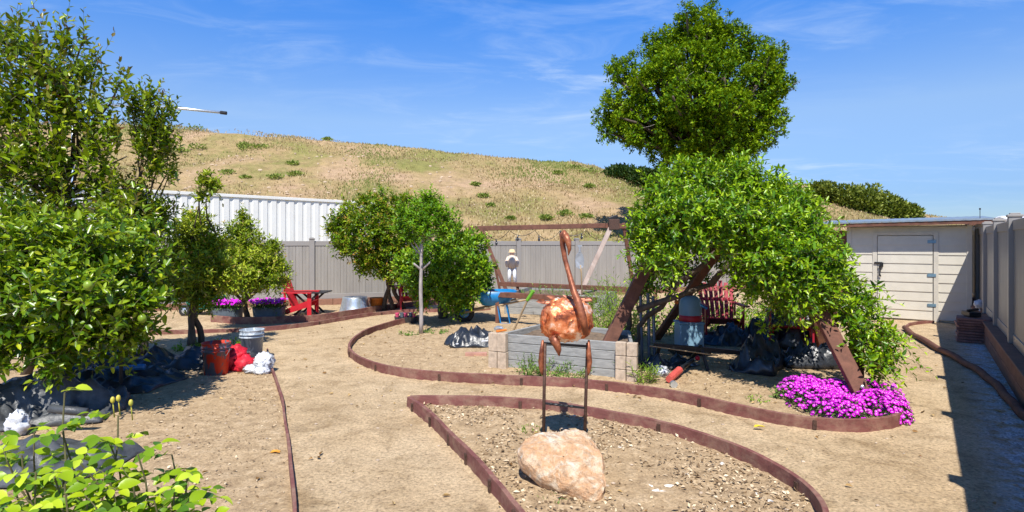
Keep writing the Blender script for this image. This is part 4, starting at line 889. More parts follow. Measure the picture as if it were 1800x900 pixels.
# magenta flower troughs
def blossoms(name, P, r_, parent, mat='petal', nrm_=None, k=6):
    n = len(P); out = []; Dn = []; 
    Nn = norm(np.array([0, -.45, 1.]) + rng.normal(size=(n, 3)) * .35) if nrm_ is None else nrm_
    A = norm(np.cross(Nn, rng.normal(size=(n, 3)))); B = np.cross(Nn, A); Ps = []; Ds = []; Ns = []; T = []
    tn = rng.random(n)
    for j in range(k):
        a = j * 6.2832 / k; d = A * math.cos(a) + B * math.sin(a) + Nn * .18; Ps.append(P); Ds.append(d); Ns.append(Nn); T.append(tn)
    return leaf_object(name, np.concatenate(Ps), np.concatenate(Ds), np.concatenate(Ns), r_, .62, M[mat], parent, np.concatenate(T), None, True, droop=.0)
def trough_plant(px0, px1, py, Y_, label):
    a = Vector(((px0 - 900) / 1000 * Y_, Y_, 0)); b_ = Vector(((px1 - 900) / 1000 * Y_, Y_, 0)); c = (a + b_) / 2
    root = empty('planter_box', c, label, 'planter'); mb = trough(c.x, Y_, .0, .26, (b_ - a).length * .92, (b_ - a).length, .32, .38, 0); mb.build('trough', M['tank'], root, True, bevel=0)
    n = 900; P = np.stack([rng.uniform(a.x, b_.x, n), Y_ + rng.uniform(-.22, .2, n), rng.uniform(.22, .38, n)], 1); leaf_object('foliage', P, rng.normal(size=(n, 3)) + np.array([0, 0, .6]), rng.normal(size=(n, 3)) + np.array([0, 0, 1]), .06, .4, M['iceleaf'], root, None, None, True)
    n = 170; P = np.stack([rng.uniform(a.x, b_.x, n), Y_ + rng.uniform(-.26, .2, n), rng.uniform(.34, .42, n)], 1); blossoms('blossoms', P, .035, root)
trough_plant(446, 500, 560, 11.75, 'dark trough of magenta flowers directly left of the bright red chair')
trough_plant(375, 425, 560, 11.6, 'dark trough of magenta flowers at the foot of the leafy bush')
# green cart
gc = G(362, 556); root = empty('garden_cart', gc, 'small green garden cart with black wheels behind the twin trunk tree', 'cart')
trough(gc.x - .1, gc.y + .2, .16, .42, .7, .85, .4, .5, 0).build('tray', M['green_paint'], root, True)
for (dx, dy) in ((.22, -.05), (-.42, -.05), (.22, .48), (-.42, .48)):
    mb = MB(); mb.lathe([(.06, -.035), (.115, -.04), (.13, 0), (.115, .04), (.06, .035)], (gc.x + dx, gc.y + dy, .13), 20, mat=mt); whl = mb.build('wheel', M['rubber'], root, True, smooth=True)
    mb = MB(); mb.lathe([(.001, -.045), (.065, -.03), (.065, .03), (.001, .04)], (gc.x + dx, gc.y + dy, .13), 16, mat=mt); mb.build('rim', M['galv'], whl, True)
mb = MB(); mb.tube([(gc.x + .25, gc.y + .2, .14), (gc.x + .55, gc.y + .15, .12)], .02, 6); mb.build('drawbar', M['green_paint'], root, True)

# ------------------------------------------------------------------ buckets and bags on the left
def bucket(base, h_, r_, mat, label, filled=False):
    root = empty('bucket', base, label, 'bucket'); mb = MB(); ri = r_ * 1.0; rb = r_ * .84
    prof = [(.001, 0), (rb - .01, 0), (rb, .008), (rb + (ri - rb) * .72, h_ * .74), (ri + .012, h_ * .745), (ri + .012, h_ * .765), (ri - .005, h_ * .77), (ri, h_ * .84), (ri + .012, h_ * .845), (ri + .012, h_ * .86), (ri, h_ * .865), (ri + .004, h_ * .97), (ri + .01, h_ * .985), (ri + .008, h_), (ri - .006, h_), (rb - .008, .02), (.001, .015)]
    mb.lathe(prof, base, 36); mb.build('pail', mat, root, True, smooth=True)
    mb = MB(); pts = [(base[0] + math.cos(a) * (ri + .012), base[1] - math.sin(a) * (ri * .35 + .012) - .01, base[2] + h_ * .80 - math.sin(a) * .13) for a in np.linspace(0, math.pi, 14)]; mb.tube(pts, .0032, 5); mb.build('wire_handle', M['galv'], root, True)
bucket(tuple(G(367, 664) + Vector((0, .17, 0))), .39, .155, M['redbucket'], 'red bucket smeared with dark grey beside the twin trunk')
bucket(tuple(G(434, 634) + Vector((0, .15, 0))), .40, .152, M['greybucket'], 'tall grey bucket standing behind the red and white bags')
mb = MB(); p = G(398, 655) + Vector((0, .18, .0)); mb.ball(p + Vector((0, 0, .12)), (.17, .16, .17), 26, 18, .45, 2.6, 3, squash=-.11, ridge=True); mb.ball(p + Vector((.17, -.08, .075)), (.13, .12, .11), 20, 14, .4, 3, 6, squash=-.07, ridge=True)
tag(mb.build('red_bag', M['redbag'], smooth=True), 'crumpled red cloth bag between the red bucket and white bag', 'bag')
mb = MB(); p = G(452, 660) + Vector((0, .15, 0)); mb.ball(p + Vector((0, .04, .11)), (.11, .12, .12), 40, 28, .35, 3.6, 9, squash=-.10, ridge=True); mb.ball(p + Vector((-.12, -.03, .05)), (.09, .09, .05), 30, 20, .4, 3.3, 2, squash=-.05, ridge=True); mb.ball(p + Vector((.03, -.1, .04)), (.10, .07, .045), 30, 20, .4, 3.3, 12, squash=-.04, ridge=True)
tag(mb.build('white_bag', M['whitebag'], smooth=True), 'crumpled white plastic bag in front of the grey bucket', 'bag')
def sheet(name, label, cx_, cy_, lx, ly, h_, rz, mat, fr=2.2, seed=0, n=46, cat='tarp', z0=.02, smooth=True):
    vs = []; m3 = Matrix.Rotation(rz, 3, 'Z')
    for j in range(n + 1):
        for i in range(n + 1):
            u = i / n * 2 - 1; v = j / n * 2 - 1; q = Vector((u * lx / 2, v * ly / 2, 0)); e = mn.noise(q * fr + Vector((seed, 0, 0))); e2 = mn.noise(q * fr * 2.6 + Vector((0, seed, 0))); e3 = mn.noise(q * 9 + Vector((seed, seed, 0)))
            edge = max(0, 1 - max(abs(u), abs(v)) ** 4); z = h_ * edge * (.25 + .95 * (1 - abs(e) * 2.1) * .75 + (1 - abs(e2) * 2.2) * .32 + e3 * .20 - abs(mn.noise(q * 6 + Vector((seed, 3, 0)))) * .35 - abs(mn.noise(Vector((q.x * 14, q.y * 5, seed)))) * .18)
            rim = 1 + .16 * mn.noise(Vector((math.atan2(v, u) * 1.4, seed, 0)))
            c_ = .88 + .12 * (1 - abs(u * v)); p = m3 @ Vector((q.x * rim * c_, q.y * rim * c_, 0)); vs.append((p.x + cx_, p.y + cy_, max(z, 0) * .9 + z0))
    mb = MB(); mb.add(vs, [(j * (n + 1) + i, j * (n + 1) + i + 1, (j + 1) * (n + 1) + i + 1, (j + 1) * (n + 1) + i) for j in range(n) for i in range(n)])
    o = mb.build(name, mat, smooth=smooth); sm = o.modifiers.new('s', 'SOLIDIFY'); sm.thickness = .004
    return tag(o, label, cat)
p = G(250, 655); sheet('tarp', 'long crumpled black plastic sheet stretching towards the red bucket', p.x - .05, p.y + .35, 2.5, .9, .22, .22, M['blackpl'], 2.4, 1, 60)
p = G(110, 690); sheet('tarp', 'black plastic sheet bunched round the foot of the citrus tree', p.x + .1, p.y + .3, 1.8, 1.0, .18, .1, M['blackpl'], 2.6, 5, 50)
p = G(45, 745); sheet('tarp', 'grey black plastic heap at the left edge beneath the citrus tree', p.x, p.y + .2, 1.3, .9, .32, .3, M['greypl'], 2.0, 9, 50)
p = G(60, 830); sheet('tarp', 'dark plastic sheet behind the yellow green rose leaves at lower left', p.x, p.y + .1, 1.1, .8, .16, -.2, M['greypl'], 2.4, 14, 46)
mb = MB(); p = G(20, 775); mb.ball(p + Vector((-.04, .1, .10)), (.08, .07, .10), 22, 16, .5, 3, 4, ridge=True, squash=-.1); tag(mb.build('plastic_bag', M['whitebag'], smooth=True), 'pale crumpled plastic bag at the far left of the dark heap', 'bag')
mb = MB(); p = G(205, 680); mb.tube([(p.x, p.y, .2), (p.x + .28, p.y + .05, .21)], [.03, .035], 8); tag(mb.build('blue_tube', M['bluebag'], smooth=True), 'short blue plastic tube resting on the long black sheet', 'tube')
mb = MB(); a = G(88, 765); mb.tube([(a.x, a.y, .22), (a.x + .28, a.y + .03, .18)], .035, 10); tag(mb.build('grey_pipe', M['greypl'], smooth=True), 'short grey pipe sticking out of the dark plastic heap', 'pipe')
mb = MB(); a = G(170, 712); b_ = G(212, 705); mb.bar(a + Vector((0, 0, .04)), b_ + Vector((0, .1, .045)), .12, .05); tag(mb.build('wood_offcut', M['edging'], bevel=.004), 'short dark red board lying in the shade by the citrus trunk', 'board')
mb = MB(); a = W(213, 690, 6.0); mb.tube([(a.x, a.y, 0), (a.x, a.y, .42)], .02, 6); tag(mb.build('garden_stake', M['black']), 'short dark stake standing in the black sheet near the citrus tree', 'stake')
# path-side black sheet, pipe, crate
p = G(826, 612); sheet('tarp', 'black plastic sheet bunched at the left end of the grey planter', p.x, p.y + .3, .82, .75, .24, .1, M['blackpl'], 2.6, 21, 44)
mb = MB(); mb.tube([G(792, 612) + Vector((0, 0, .05)), G(858, 612) + Vector((0, 0, .11))], .014, 8); tag(mb.build('white_pipe', M['whitebag'], smooth=True), 'thin white pipe lying across the black sheet by the planter', 'pipe')
mb = MB(); mb.bar(G(818, 627) + Vector((0, 0, .03)), G(856, 627) + Vector((0, 0, .03)), .09, .06); tag(mb.build('clay_block', simple('pink_brick', (.45, .24, .18), .9), bevel=.005), 'flat pinkish brick on the ground left of the grey planter', 'brick')
root = empty('plant_tray', G(712, 568), 'dark plastic tray heaped with pink edged pots beside the pale trunk', 'tray'); p = G(712, 569)
trough(p.x, p.y + .12, .01, .13, .42, .46, .26, .3, .1).build('tray', M['blackpl'], root, True)
for k in range(5): mb = MB(); q = (p.x - .17 + .085 * k, p.y + .08 + .05 * (k % 2), .09); mb.lathe([(.03, 0), (.04, .09), (.045, .095), (.045, .11), (.036, .11), (.001, .08)], q, 14); mb.build('pot', M['pinkrim'] if k % 2 == 0 else M['tank'], root, True)
root = empty('hand_tool', W(872, 572, 7.4), 'small orange and grey hand tool on the planter corner block', 'tool')
tb = FLp + Vector((0, 0, .46)) - dl * .02 + dn_ * .05; mb = MB(); mb.tube([tb + Vector((-.03, 0, .0)), tb + Vector((.10, .03, .015))], [.018, .012], 7); mb.build('grip', M['orange'], root, True); mb = MB(); mb.ball(tb + Vector((.0, .06, .03)), (.06, .03, .03), 8, 6, .4, 2, 3); mb.build('tool_head', M['galv'], root, True)
mb = MB(); mb.bar(W(780, 527, 12.2), W(838, 527, 12.0), .3, .03); mb.bar(W(785, 545, 12.2), W(788, 527, 12.2), .04, .04, (0, 1, 0)); mb.bar(W(832, 548, 12.0), W(832, 529, 12.0), .04, .04, (0, 1, 0)); tag(mb.build('plank_bench', M['greywood'], bevel=.004), 'low grey plank bench left of the blue wheelbarrow', 'bench')

# ------------------------------------------------------------------ vine arbor and what is under it
root = empty('vine_arbor', Vector((2.5, 7, 0)), 'rough brown timber arbor with leaning legs carrying the big vine', 'arbor')
def beam(a, b_, w_, d_, name='leg', mt_='timber'):
    mb = MB(); mb.bar(a, b_, w_, d_, (0, -1, 0)); return mb.build(name, M[mt_], root, True, bevel=.008)
beam(G(1046, 652), W(1150, 440, 7.4), .155, .09)
lg = beam(G(1534, 724) + Vector((0, 0, -.03)), W(1398, 462, 6.1), .15, .07)
for t_ in (.05, .16): p = G(1534, 724).lerp(W(1395, 462, 6.1), t_) + Vector((0, -.06, 0)); mb = MB(); mb.ball(p, (.02, .014, .02), 8, 6); mb.build('bolt', M['galv'], lg, True)
beam(G(1528, 716) + Vector((.02, .24, 0)), W(1506, 560, 6.2), .12, .08)
beam(Vector((2.35, 9.3, 0)), W(1262, 440, 7.2), .11, .08); beam(Vector((4.55, 8.3, 0)), W(1400, 440, 7.6), .13, .09)
beam(Vector((1.35, 9.0, 0)), W(1200, 420, 8.2), .13, .09)
beam(W(1140, 400, 7.3), W(1395, 420, 6.2), .09, .14, 'beam'); beam(W(1150, 410, 7.4), W(1240, 400, 8.6), .09, .14, 'beam'); beam(W(1395, 420, 6.2), W(1420, 410, 7.9), .09, .14, 'beam'); beam(W(1240, 400, 8.6), W(1420, 410, 7.9), .09, .14, 'beam')
root = empty('climbing_vine', Vector((2.0, 7.6, 0)), 'huge bright green climbing vine spilling over the brown timber arbor', 'vine')
vc = [(1170, 345, 6.8, 48), (1225, 325, 6.9, 48), (1285, 322, 7.0, 50), (1345, 335, 6.9, 46), (1390, 358, 6.7, 42), (1140, 395, 6.7, 44), (1205, 385, 6.3, 55), (1270, 385, 6.2, 55), (1335, 390, 6.2, 55), (1400, 410, 6.1, 52), (1440, 420, 6.3, 42),
      (1130, 440, 6.6, 40), (1170, 455, 6.2, 34), (1350, 455, 5.9, 45), (1410, 470, 5.8, 50), (1460, 470, 5.9, 45), (1490, 500, 6.0, 38), (1335, 500, 6.2, 26), (1390, 520, 5.8, 34), (1450, 515, 5.8, 36), (1500, 550, 5.8, 38), (1500, 600, 5.9, 24), (1525, 600, 5.8, 30), (1540, 560, 6.0, 26), (1530, 640, 5.7, 26), (1290, 440, 6.2, 26), (1240, 430, 6.1, 28), (1310, 475, 6.2, 22), (1340, 575, 6.2, 9), (1540, 520, 6.2, 26), (1555, 585, 6.0, 20), (1560, 630, 5.8, 16), (1500, 640, 5.8, 22), (1430, 500, 6.8, 50), (1400, 460, 7.0, 55), (1160, 420, 6.6, 44), (1300, 300, 7.2, 30), (1200, 300, 7.1, 26), (1440, 370, 6.8, 24), (1300, 400, 7.6, 70), (1190, 400, 7.6, 60), (1420, 350, 7.0, 18), (1480, 440, 6.6, 28), 
      (1220, 360, 8.0, 55), (1300, 355, 8.2, 60), (1380, 375, 8.0, 55), (1200, 420, 8.2, 35), (1440, 440, 7.6, 50), (1490, 520, 7.2, 38), (1180, 370, 7.6, 40)]
vc += [(1150, 485, 8.4, 36), (1215, 475, 8.5, 34), (1320, 480, 8.0, 42), (1385, 525, 7.8, 40), (1160, 430, 8.2, 50), (1250, 400, 8.0, 60), (1340, 430, 8.0, 50), (1280, 345, 7.6, 60), (1210, 350, 7.4, 50), (1350, 370, 7.3, 60)]
vc = [(q[0] - (18 if q[0] > 1420 and q[1] < 580 else 0) + (14 if q[0] < 1135 else 0), q[1], q[2], q[3] * (.88 if q[0] > 1420 else 1)) for q in vc]
O, d, ct, c, r_ = clump_pts(vc, 4300, .4)
ok_ = ~((O[:, 1] < 6.3) & (np.abs((O[:, 0] / O[:, 1] * 1000 + 900) - (1435 + ((EYE - O[:, 2]) / O[:, 1] * 1000 + HZ - 562) * .6)) < 34) & ((EYE - O[:, 2]) / O[:, 1] * 1000 + HZ > 562)); O, d, ct = O[ok_], d[ok_], ct[ok_]
D = d * .7 + np.array([0, -.1, .25]) + rng.normal(size=d.shape) * .4; O = O - norm(D) * .08
P, LD, LN, LL, tn, yg, lines = shoots(O, D, .24 * rng.uniform(.7, 1.5, len(O)), 10, .088, .42, -.35, .9, ct)
nt_ = 110; bx_ = [q for q in vc if q[2] < 6.5 and ((q[1] < 540 and q[1] > 440) or q[0] > 1500)]; O2 = np.array([list(W(q[0] + random.uniform(-.8, .8) * q[3], q[1] + random.uniform(-.6, .8) * q[3], q[2] - .1)) for q in (random.choice(bx_) for _ in range(nt_))])
D2 = np.stack([np.where(O2[:, 0] / O2[:, 1] > .6, rng.uniform(-.3, .35, nt_), rng.uniform(-.5, 1.0, nt_)), rng.uniform(-1, .1, nt_), rng.uniform(-.3, .5, nt_)], 1); A2 = shoots(O2, D2, rng.uniform(.22, .45, nt_), 10, .075, .4, -.45, .85)
P, LD, LN, LL, tn, yg = [np.concatenate([a_, b_]) for a_, b_ in zip((P, LD, LN, LL, tn, yg), A2[:6])]; lines = np.concatenate([lines, A2[6]])
leaf_object('foliage', P, LD, LN, LL, .42, M['vine'], root, tn, yg)
tubes_np('tendrils', lines, .0035, M['twig'], root)
mb = MB()
for i, (a, b_) in enumerate([(Vector((1.55, 7.9, 0)), W(1190, 500, 7.2)), (W(1190, 500, 7.2), W(1262, 440, 7.0)), (Vector((1.5, 8.0, 0)), W(1150, 430, 7.2)), (W(1120, 545, 7.3), W(1250, 500, 7.2)), (W(1250, 500, 7.2), W(1300, 440, 6.9)), (Vector((4.4, 7.2, 0)), W(1480, 480, 6.6)), (W(1262, 440, 7.0), W(1300, 360, 6.8)), (W(1150, 430, 7.2), W(1220, 370, 6.8)), (W(1480, 480, 6.6), W(1400, 400, 6.6)), (W(1400, 400, 6.6), W(1300, 360, 6.8))]):
    limb(a, b_, .045, .028, .1, 7, i * 2.3, mb, 8)
mb.build('stem', M['bark'], root, True, smooth=True)

# drinks cooler on a box
cb = Vector((2.52, 8.1, 0)); root = empty('cooler_box', cb, 'pale blue cooler box on a low black stand under the vine', 'cooler')
c0 = W(1211, 588, 8.1)
mb = MB(); mb.box((c0.x, 8.1, .275), (.34, .30, .33)); mb.build('box', M['cooler'], root, True, bevel=.02)
mb = MB(); mb.box((c0.x, 8.1, .455), (.36, .32, .035)); mb.build('lid', M['cooler'], root, True, bevel=.012)
mb = MB(); mb.box((c0.x, 8.1, .06), (.5, .4, .1)); mb.build('stand', M['black'], root, True, bevel=.01)
root = empty('water_jug', (c0.x, 8.1, .47), 'round grey blue drinks jug with red base on the cooler box', 'jug')
mb = MB(); mb.lathe([(.001, .475), (.155, .475), (.16, .49), (.16, .555), (.15, .56)], (c0.x + .02, 8.1, 0), 28); mb.build('base', M['red'], root, True, smooth=True)
mb = MB(); mb.lathe([(.15, .56), (.155, .58), (.155, .70), (.14, .77), (.10, .82), (.05, .84), (.001, .845)], (c0.x + .02, 8.1, 0), 28); mb.build('tank', M['cooler'], root, True, smooth=True)
mb = MB(); mb.tube([(c0.x + .12, 8.02, .72), (c0.x + .22, 7.98, .66)], .02, 7); mb.build('spout', M['bluebag'], root, True)
# black work stand, poles
root = empty('work_stand', Vector((2.45, 7.1, 0)), 'black folding work stand under the vine in front of the cooler', 'stand')
mb = MB(); mb.bar(W(1150, 606, 7.1), W(1305, 620, 7.1), .06, .05); mb.build('rail', M['black'], root, True, bevel=.004)
for (x0, x1, dy) in ((1232, 1240, -.1), (1232, 1222, .35), (1160, 1155, .2)):
    mb = MB(); a = W(x0, 608, 7.1); mb.bar(a, (a.x + (x1 - x0) * .007, 7.1 + dy, 0), .035, .035, (0, 1, 0)); mb.build('leg', M['black'], root, True)
mb = MB(); mb.tube([W(1142, 608, 7.0), W(1262, 625, 7.0)], .008, 6); mb.build('measuring_rod', M['handle'], root, True)
for i, (px, y0, y1) in enumerate([(1126, 520, 612), (1139, 515, 598), (1148, 520, 590)]):
    mb = MB(); a = W(px, y0, 7.7); b_ = Vector((a.x, 7.62, .0)); mb.tube([a, b_], .022, 8)
    tag(mb.build('metal_pole', simple('blue_grey_pole', (.16, .19, .24), .4, .5)), ['blue grey metal pole nearest the tan blocks, leaning in a row under the vine', 'middle blue grey pole of the row under the vine', 'rightmost blue grey pole of the row under the vine'][i], 'pole', 'poles leaning under the vine')
for i, (px, py, lx, ly, h_, lab) in enumerate([(1166, 655, .45, .35, .17, 'small black plastic bundle beside the right tan corner blocks'), (1200, 650, .5, .4, .13, 'black plastic scrap under the folding work stand'), (1345, 655, .95, .6, .42, 'large dark tarp heap in the shade under the vine'), (1300, 610, .7, .6, .3, 'dark tarp folded behind the big heap under the vine'), (1400, 612, 1.1, 1.0, .62, 'dark heap added to deepen the shade behind the right arbor leg'), (1258, 606, .9, .8, .12, 'flat dark sheet added to deepen the shade behind the black work stand'), (1440, 650, .8, .6, .3, 'low dark bundle added to deepen the shade behind the purple flowers')]):  # covered heap, flat sheet and low bundle are added to darken under the vine
    p = G(px, py); sheet('tarp', lab, p.x, p.y + .25, lx, ly, h_, i * .5, M['blackpl'], 2.6, 30 + i, 36)
mb = MB(); p = G(1162, 662); mb.ball(p + Vector((.0, .02, .05)), (.09, .07, .06), 16, 10, .6, 3, 3, ridge=True); tag(mb.build('plastic_bag', M['whitebag'], smooth=True), 'small pale plastic bag on the ground by the right tan blocks', 'bag')
root = empty('string_trimmer', G(1178, 680), 'red and black power tool lying on the ground behind the island edging', 'tool')
mb = MB(); a = G(1176, 676) + Vector((0, 0, .06)); b_ = G(1194, 664) + Vector((0, 0, .09)); mb.tube([a, b_], [.04, .045], 10); mb.build('housing', simple('worn_red_plastic', (.60, .10, .08), .5), root, True)
mb = MB(); mb.tube([b_, G(1218, 650) + Vector((0, 0, .12))], [.03, .025], 8); mb.build('shaft', M['black'], root, True)
mb = MB(); mb.ball(G(1226, 646) + Vector((0, 0, .12)), .032, 10, 8); mb.build('grip', M['redbag'], root, True)
mb = MB(); mb.lathe([(.001, -.02), (.04, -.02), (.04, .02), (.001, .02)], G(1184, 682) + Vector((0, 0, .04)), 14, mat=mt); mb.build('wheel', M['galv'], root, True)
mb = MB(); mb.ball(W(1189, 531, 7.6), .03, 10, 8); p = W(1189, 531, 7.6); mb.tube([p, p + Vector((.01, .05, .09))], .005, 5); tag(mb.build('hanging_ornament', M['orange']), 'small round orange ornament hanging under the vine', 'ornament')

# ------------------------------------------------------------------ trees
# foreground citrus
cb = G(95, 697)
tree('citrus_tree', 'dense dark green citrus tree at left with green fruit and thick trunk', 'tree', cb,
     [(40, 440, 5.2, 80), (120, 430, 5.3, 80), (190, 450, 5.4, 75), (245, 480, 5.5, 55), (-30, 500, 5.0, 90), (50, 520, 4.9, 85), (130, 520, 4.9, 80), (205, 530, 5.1, 65), (255, 535, 5.3, 42), (0, 590, 5.0, 75), (80, 590, 5.1, 62), (150, 585, 5.1, 62), (215, 590, 5.3, 42), (70, 480, 6.2, 95), (180, 490, 6.2, 80), (250, 570, 5.6, 32), (-60, 430, 5.6, 90), (20, 395, 5.8, 60), (262, 440, 5.8, 40), (95, 620, 5.0, 40), (272, 400, 6.0, 26), (285, 470, 6.0, 26), (240, 400, 6.0, 34), (200, 390, 6.0, 34), (288, 520, 5.9, 20)],
     M['citrus'], 1350, .31, 9, .104, .48, [cb], .11, up=.3, bend=-.25, shell=.3, hub=W(95, 610, 5.9))
ct_ = [o for o in col.objects if o.name == 'citrus_tree'][0]
for (px, py, Y_) in [(155, 502, 4.62), (250, 560, 5.1)]:
    mb = MB(); mb.ball(W(px, py, Y_), (.036, .036, .042), 14, 10, .05, 2, 1); mb.build('fruit', M['lime'], ct_, True, smooth=True)
# tall upright plum behind
pb_ = W(130, 425, 6.9); pb_.z = 0
pc = [(10, 60, 6.4, 62), (60, 95, 6.3, 50), (20, 170, 6.3, 60), (85, 170, 6.4, 60), (140, 120, 6.6, 34), (130, 190, 6.5, 55), (180, 170, 6.7, 34), (30, 260, 6.3, 60), (100, 265, 6.4, 55), (160, 250, 6.6, 44), (15, 340, 6.4, 60), (85, 335, 6.5, 42), (165, 320, 6.7, 32), (-60, 120, 6.4, 70), (-60, 250, 6.4, 80), (60, 60, 6.5, 36), (195, 225, 6.8, 26), (100, 130, 6.8, 40), (50, 380, 6.6, 60), (215, 140, 6.8, 20), (130, 380, 6.7, 45), (190, 300, 6.6, 26), (170, 370, 6.4, 34), (215, 390, 6.2, 34), (100, 400, 6.0, 50), (30, 400, 6.0, 50), (235, 330, 6.6, 22), (200, 340, 6.5, 26), (225, 275, 6.8, 16), (150, 60, 6.7, 16), (110, 60, 6.6, 26), (175, 100, 6.8, 14)]
tree('plum_tree', 'tall loose fruit tree with reddish shoot tips rising above the citrus tree', 'tree', pb_, pc, M['plum'], 760, .48, 11, .108, .5, [pb_, pb_ + Vector((-.5, -.1, 0)), pb_ + Vector((-.95, 0, 0))], .055, up=1.0, bend=.05, shell=.1, hub=W(100, 350, 6.7), outw=.35, limbr=.5, spread=.75)
pb2 = W(255, 425, 7.4); pb2.z = 0
tree('young_fruit_tree', 'slender young fruit tree with upright reddish shoots right of the tall left tree', 'tree', pb2,
     [(238, 175, 7.0, 22), (265, 165, 7.1, 22), (270, 210, 7.1, 34), (297, 180, 7.2, 16), (250, 240, 7.1, 30), (290, 240, 7.2, 26), (275, 280, 7.2, 28), (300, 300, 7.3, 16), (240, 340, 7.2, 26), (215, 360, 7.1, 26), (280, 370, 7.3, 30), (252, 390, 7.2, 36)],
     M['plum'], 330, .34, 12, .09, .46, [pb2, pb2 + Vector((-.15, .1, 0))], .035, up=1.1, bend=.05, shell=.1, hub=W(255, 400, 7.3), outw=.3, spread=.75)
# twin-trunk peach
tb_ = G(345, 610)
tree('peach_tree', 'leafy twin trunk fruit tree standing behind the red bucket', 'tree', tb_,
     [(345, 390, 8.6, 34), (325, 420, 8.4, 44), (370, 430, 8.5, 42), (300, 455, 8.4, 40), (345, 470, 8.2, 44), (390, 475, 8.4, 38), (320, 505, 8.3, 34), (365, 510, 8.4, 34), (280, 500, 8.3, 28), (360, 310, 8.2, 15), (375, 322, 8.2, 14), (355, 340, 8.2, 10)],
     M['peach'], 800, .32, 11, .105, .34, [tb_ + Vector((-.10, 0, 0)), tb_ + Vector((.05, .05, 0)), tb_ + Vector((.0, -.05, 0))], .05, up=.5, bend=-.4, shell=.25, hub=W(343, 500, 8.7), bark='bark')
bb = G(435, 562)
tree('orange_bush', 'rounded yellow green bush tree left of the bright red chair', 'tree', bb,
     [(425, 400, 10.6, 26), (400, 430, 10.4, 36), (440, 435, 10.5, 36), (465, 460, 10.5, 36), (425, 470, 10.2, 42), (385, 475, 10.3, 38), (470, 482, 10.4, 32), (490, 465, 10.5, 20), (492, 488, 11.2, 20), (478, 430, 10.6, 16), (435, 488, 10.2, 32), (395, 490, 10.3, 28), (430, 385, 10.6, 14), (425, 370, 10.6, 10)],
     M['peach'], 1200, .28, 10, .095, .36, [bb], .06, up=.35, bend=-.35, shell=.35, hub=W(430, 525, 11.2))
# red tipped bush
rb_ = Vector(((690 - 900) / 1000 * 13.2, 13.2, 0))
tree('red_tipped_tree', 'wide leafy tree with reddish new leaves before the back fence', 'tree', rb_,
     [(600, 395, 12.8, 30), (625, 375, 12.8, 36), (665, 362, 12.8, 34), (705, 368, 12.8, 34), (650, 405, 12.4, 46), (700, 410, 12.4, 46), (610, 425, 12.6, 30), (660, 445, 12.5, 38), (640, 350, 12.8, 14), (690, 465, 12.6, 34), (740, 420, 12.9, 36), (640, 460, 12.6, 22), (720, 490, 12.8, 22), (590, 400, 12.8, 16)],
     M['redbush'], 1400, .32, 10, .105, .48, [rb_, rb_ + Vector((.25, .1, 0)), rb_ + Vector((-.2, 0, 0))], .055, up=.5, bend=-.2, shell=.35, hub=W(685, 490, 13.1))
# round bush tree
rb2 = G(777, 560)
tree('round_citrus_tree', 'round dark green tree directly right of the thin pale trunk', 'tree', rb2,
     [(790, 420, 11.3, 36), (830, 430, 11.3, 34), (760, 450, 11.0, 40), (805, 460, 10.8, 46), (845, 465, 11.2, 30), (735, 480, 11.0, 36), (780, 495, 10.8, 42), (825, 500, 11.0, 36), (850, 490, 11.3, 22), (745, 515, 11.0, 26), (800, 525, 11.0, 28), (715, 460, 11.2, 28)],
     M['bush'], 1300, .26, 10, .095, .48, [rb2, rb2 + Vector((.06, .05, 0))], .085, up=.25, bend=-.3, shell=.4, hub=W(778, 530, 11.7))
# small pale trunk tree
sb = G(740, 588)
root = tree('slender_tree', 'small bright green tree on a thin pale trunk beside the path', 'tree', sb,
     [(745, 360, 9.8, 26), (715, 380, 9.8, 24), (775, 375, 9.8, 28), (745, 392, 9.6, 30), (795, 390, 9.9, 18), (700, 398, 9.9, 15), (760, 348, 9.8, 18), (720, 410, 9.8, 18), (780, 405, 9.8, 18)],
     M['smalltree'], 400, .24, 9, .082, .46, [sb], .036, up=.55, bend=-.15, shell=.3, hub=W(744, 425, 9.75), bark='palebark', wob=.012)
mb = MB(); limb(W(741, 475, 9.78), W(727, 463, 9.7), .022, .016, .02, 3, 1, mb, 7); limb(W(741, 475, 9.78), W(756, 461, 9.7), .022, .016, .02, 3, 2, mb, 7); mb.build('pruned_stub', M['palebark'], root, True, smooth=True)

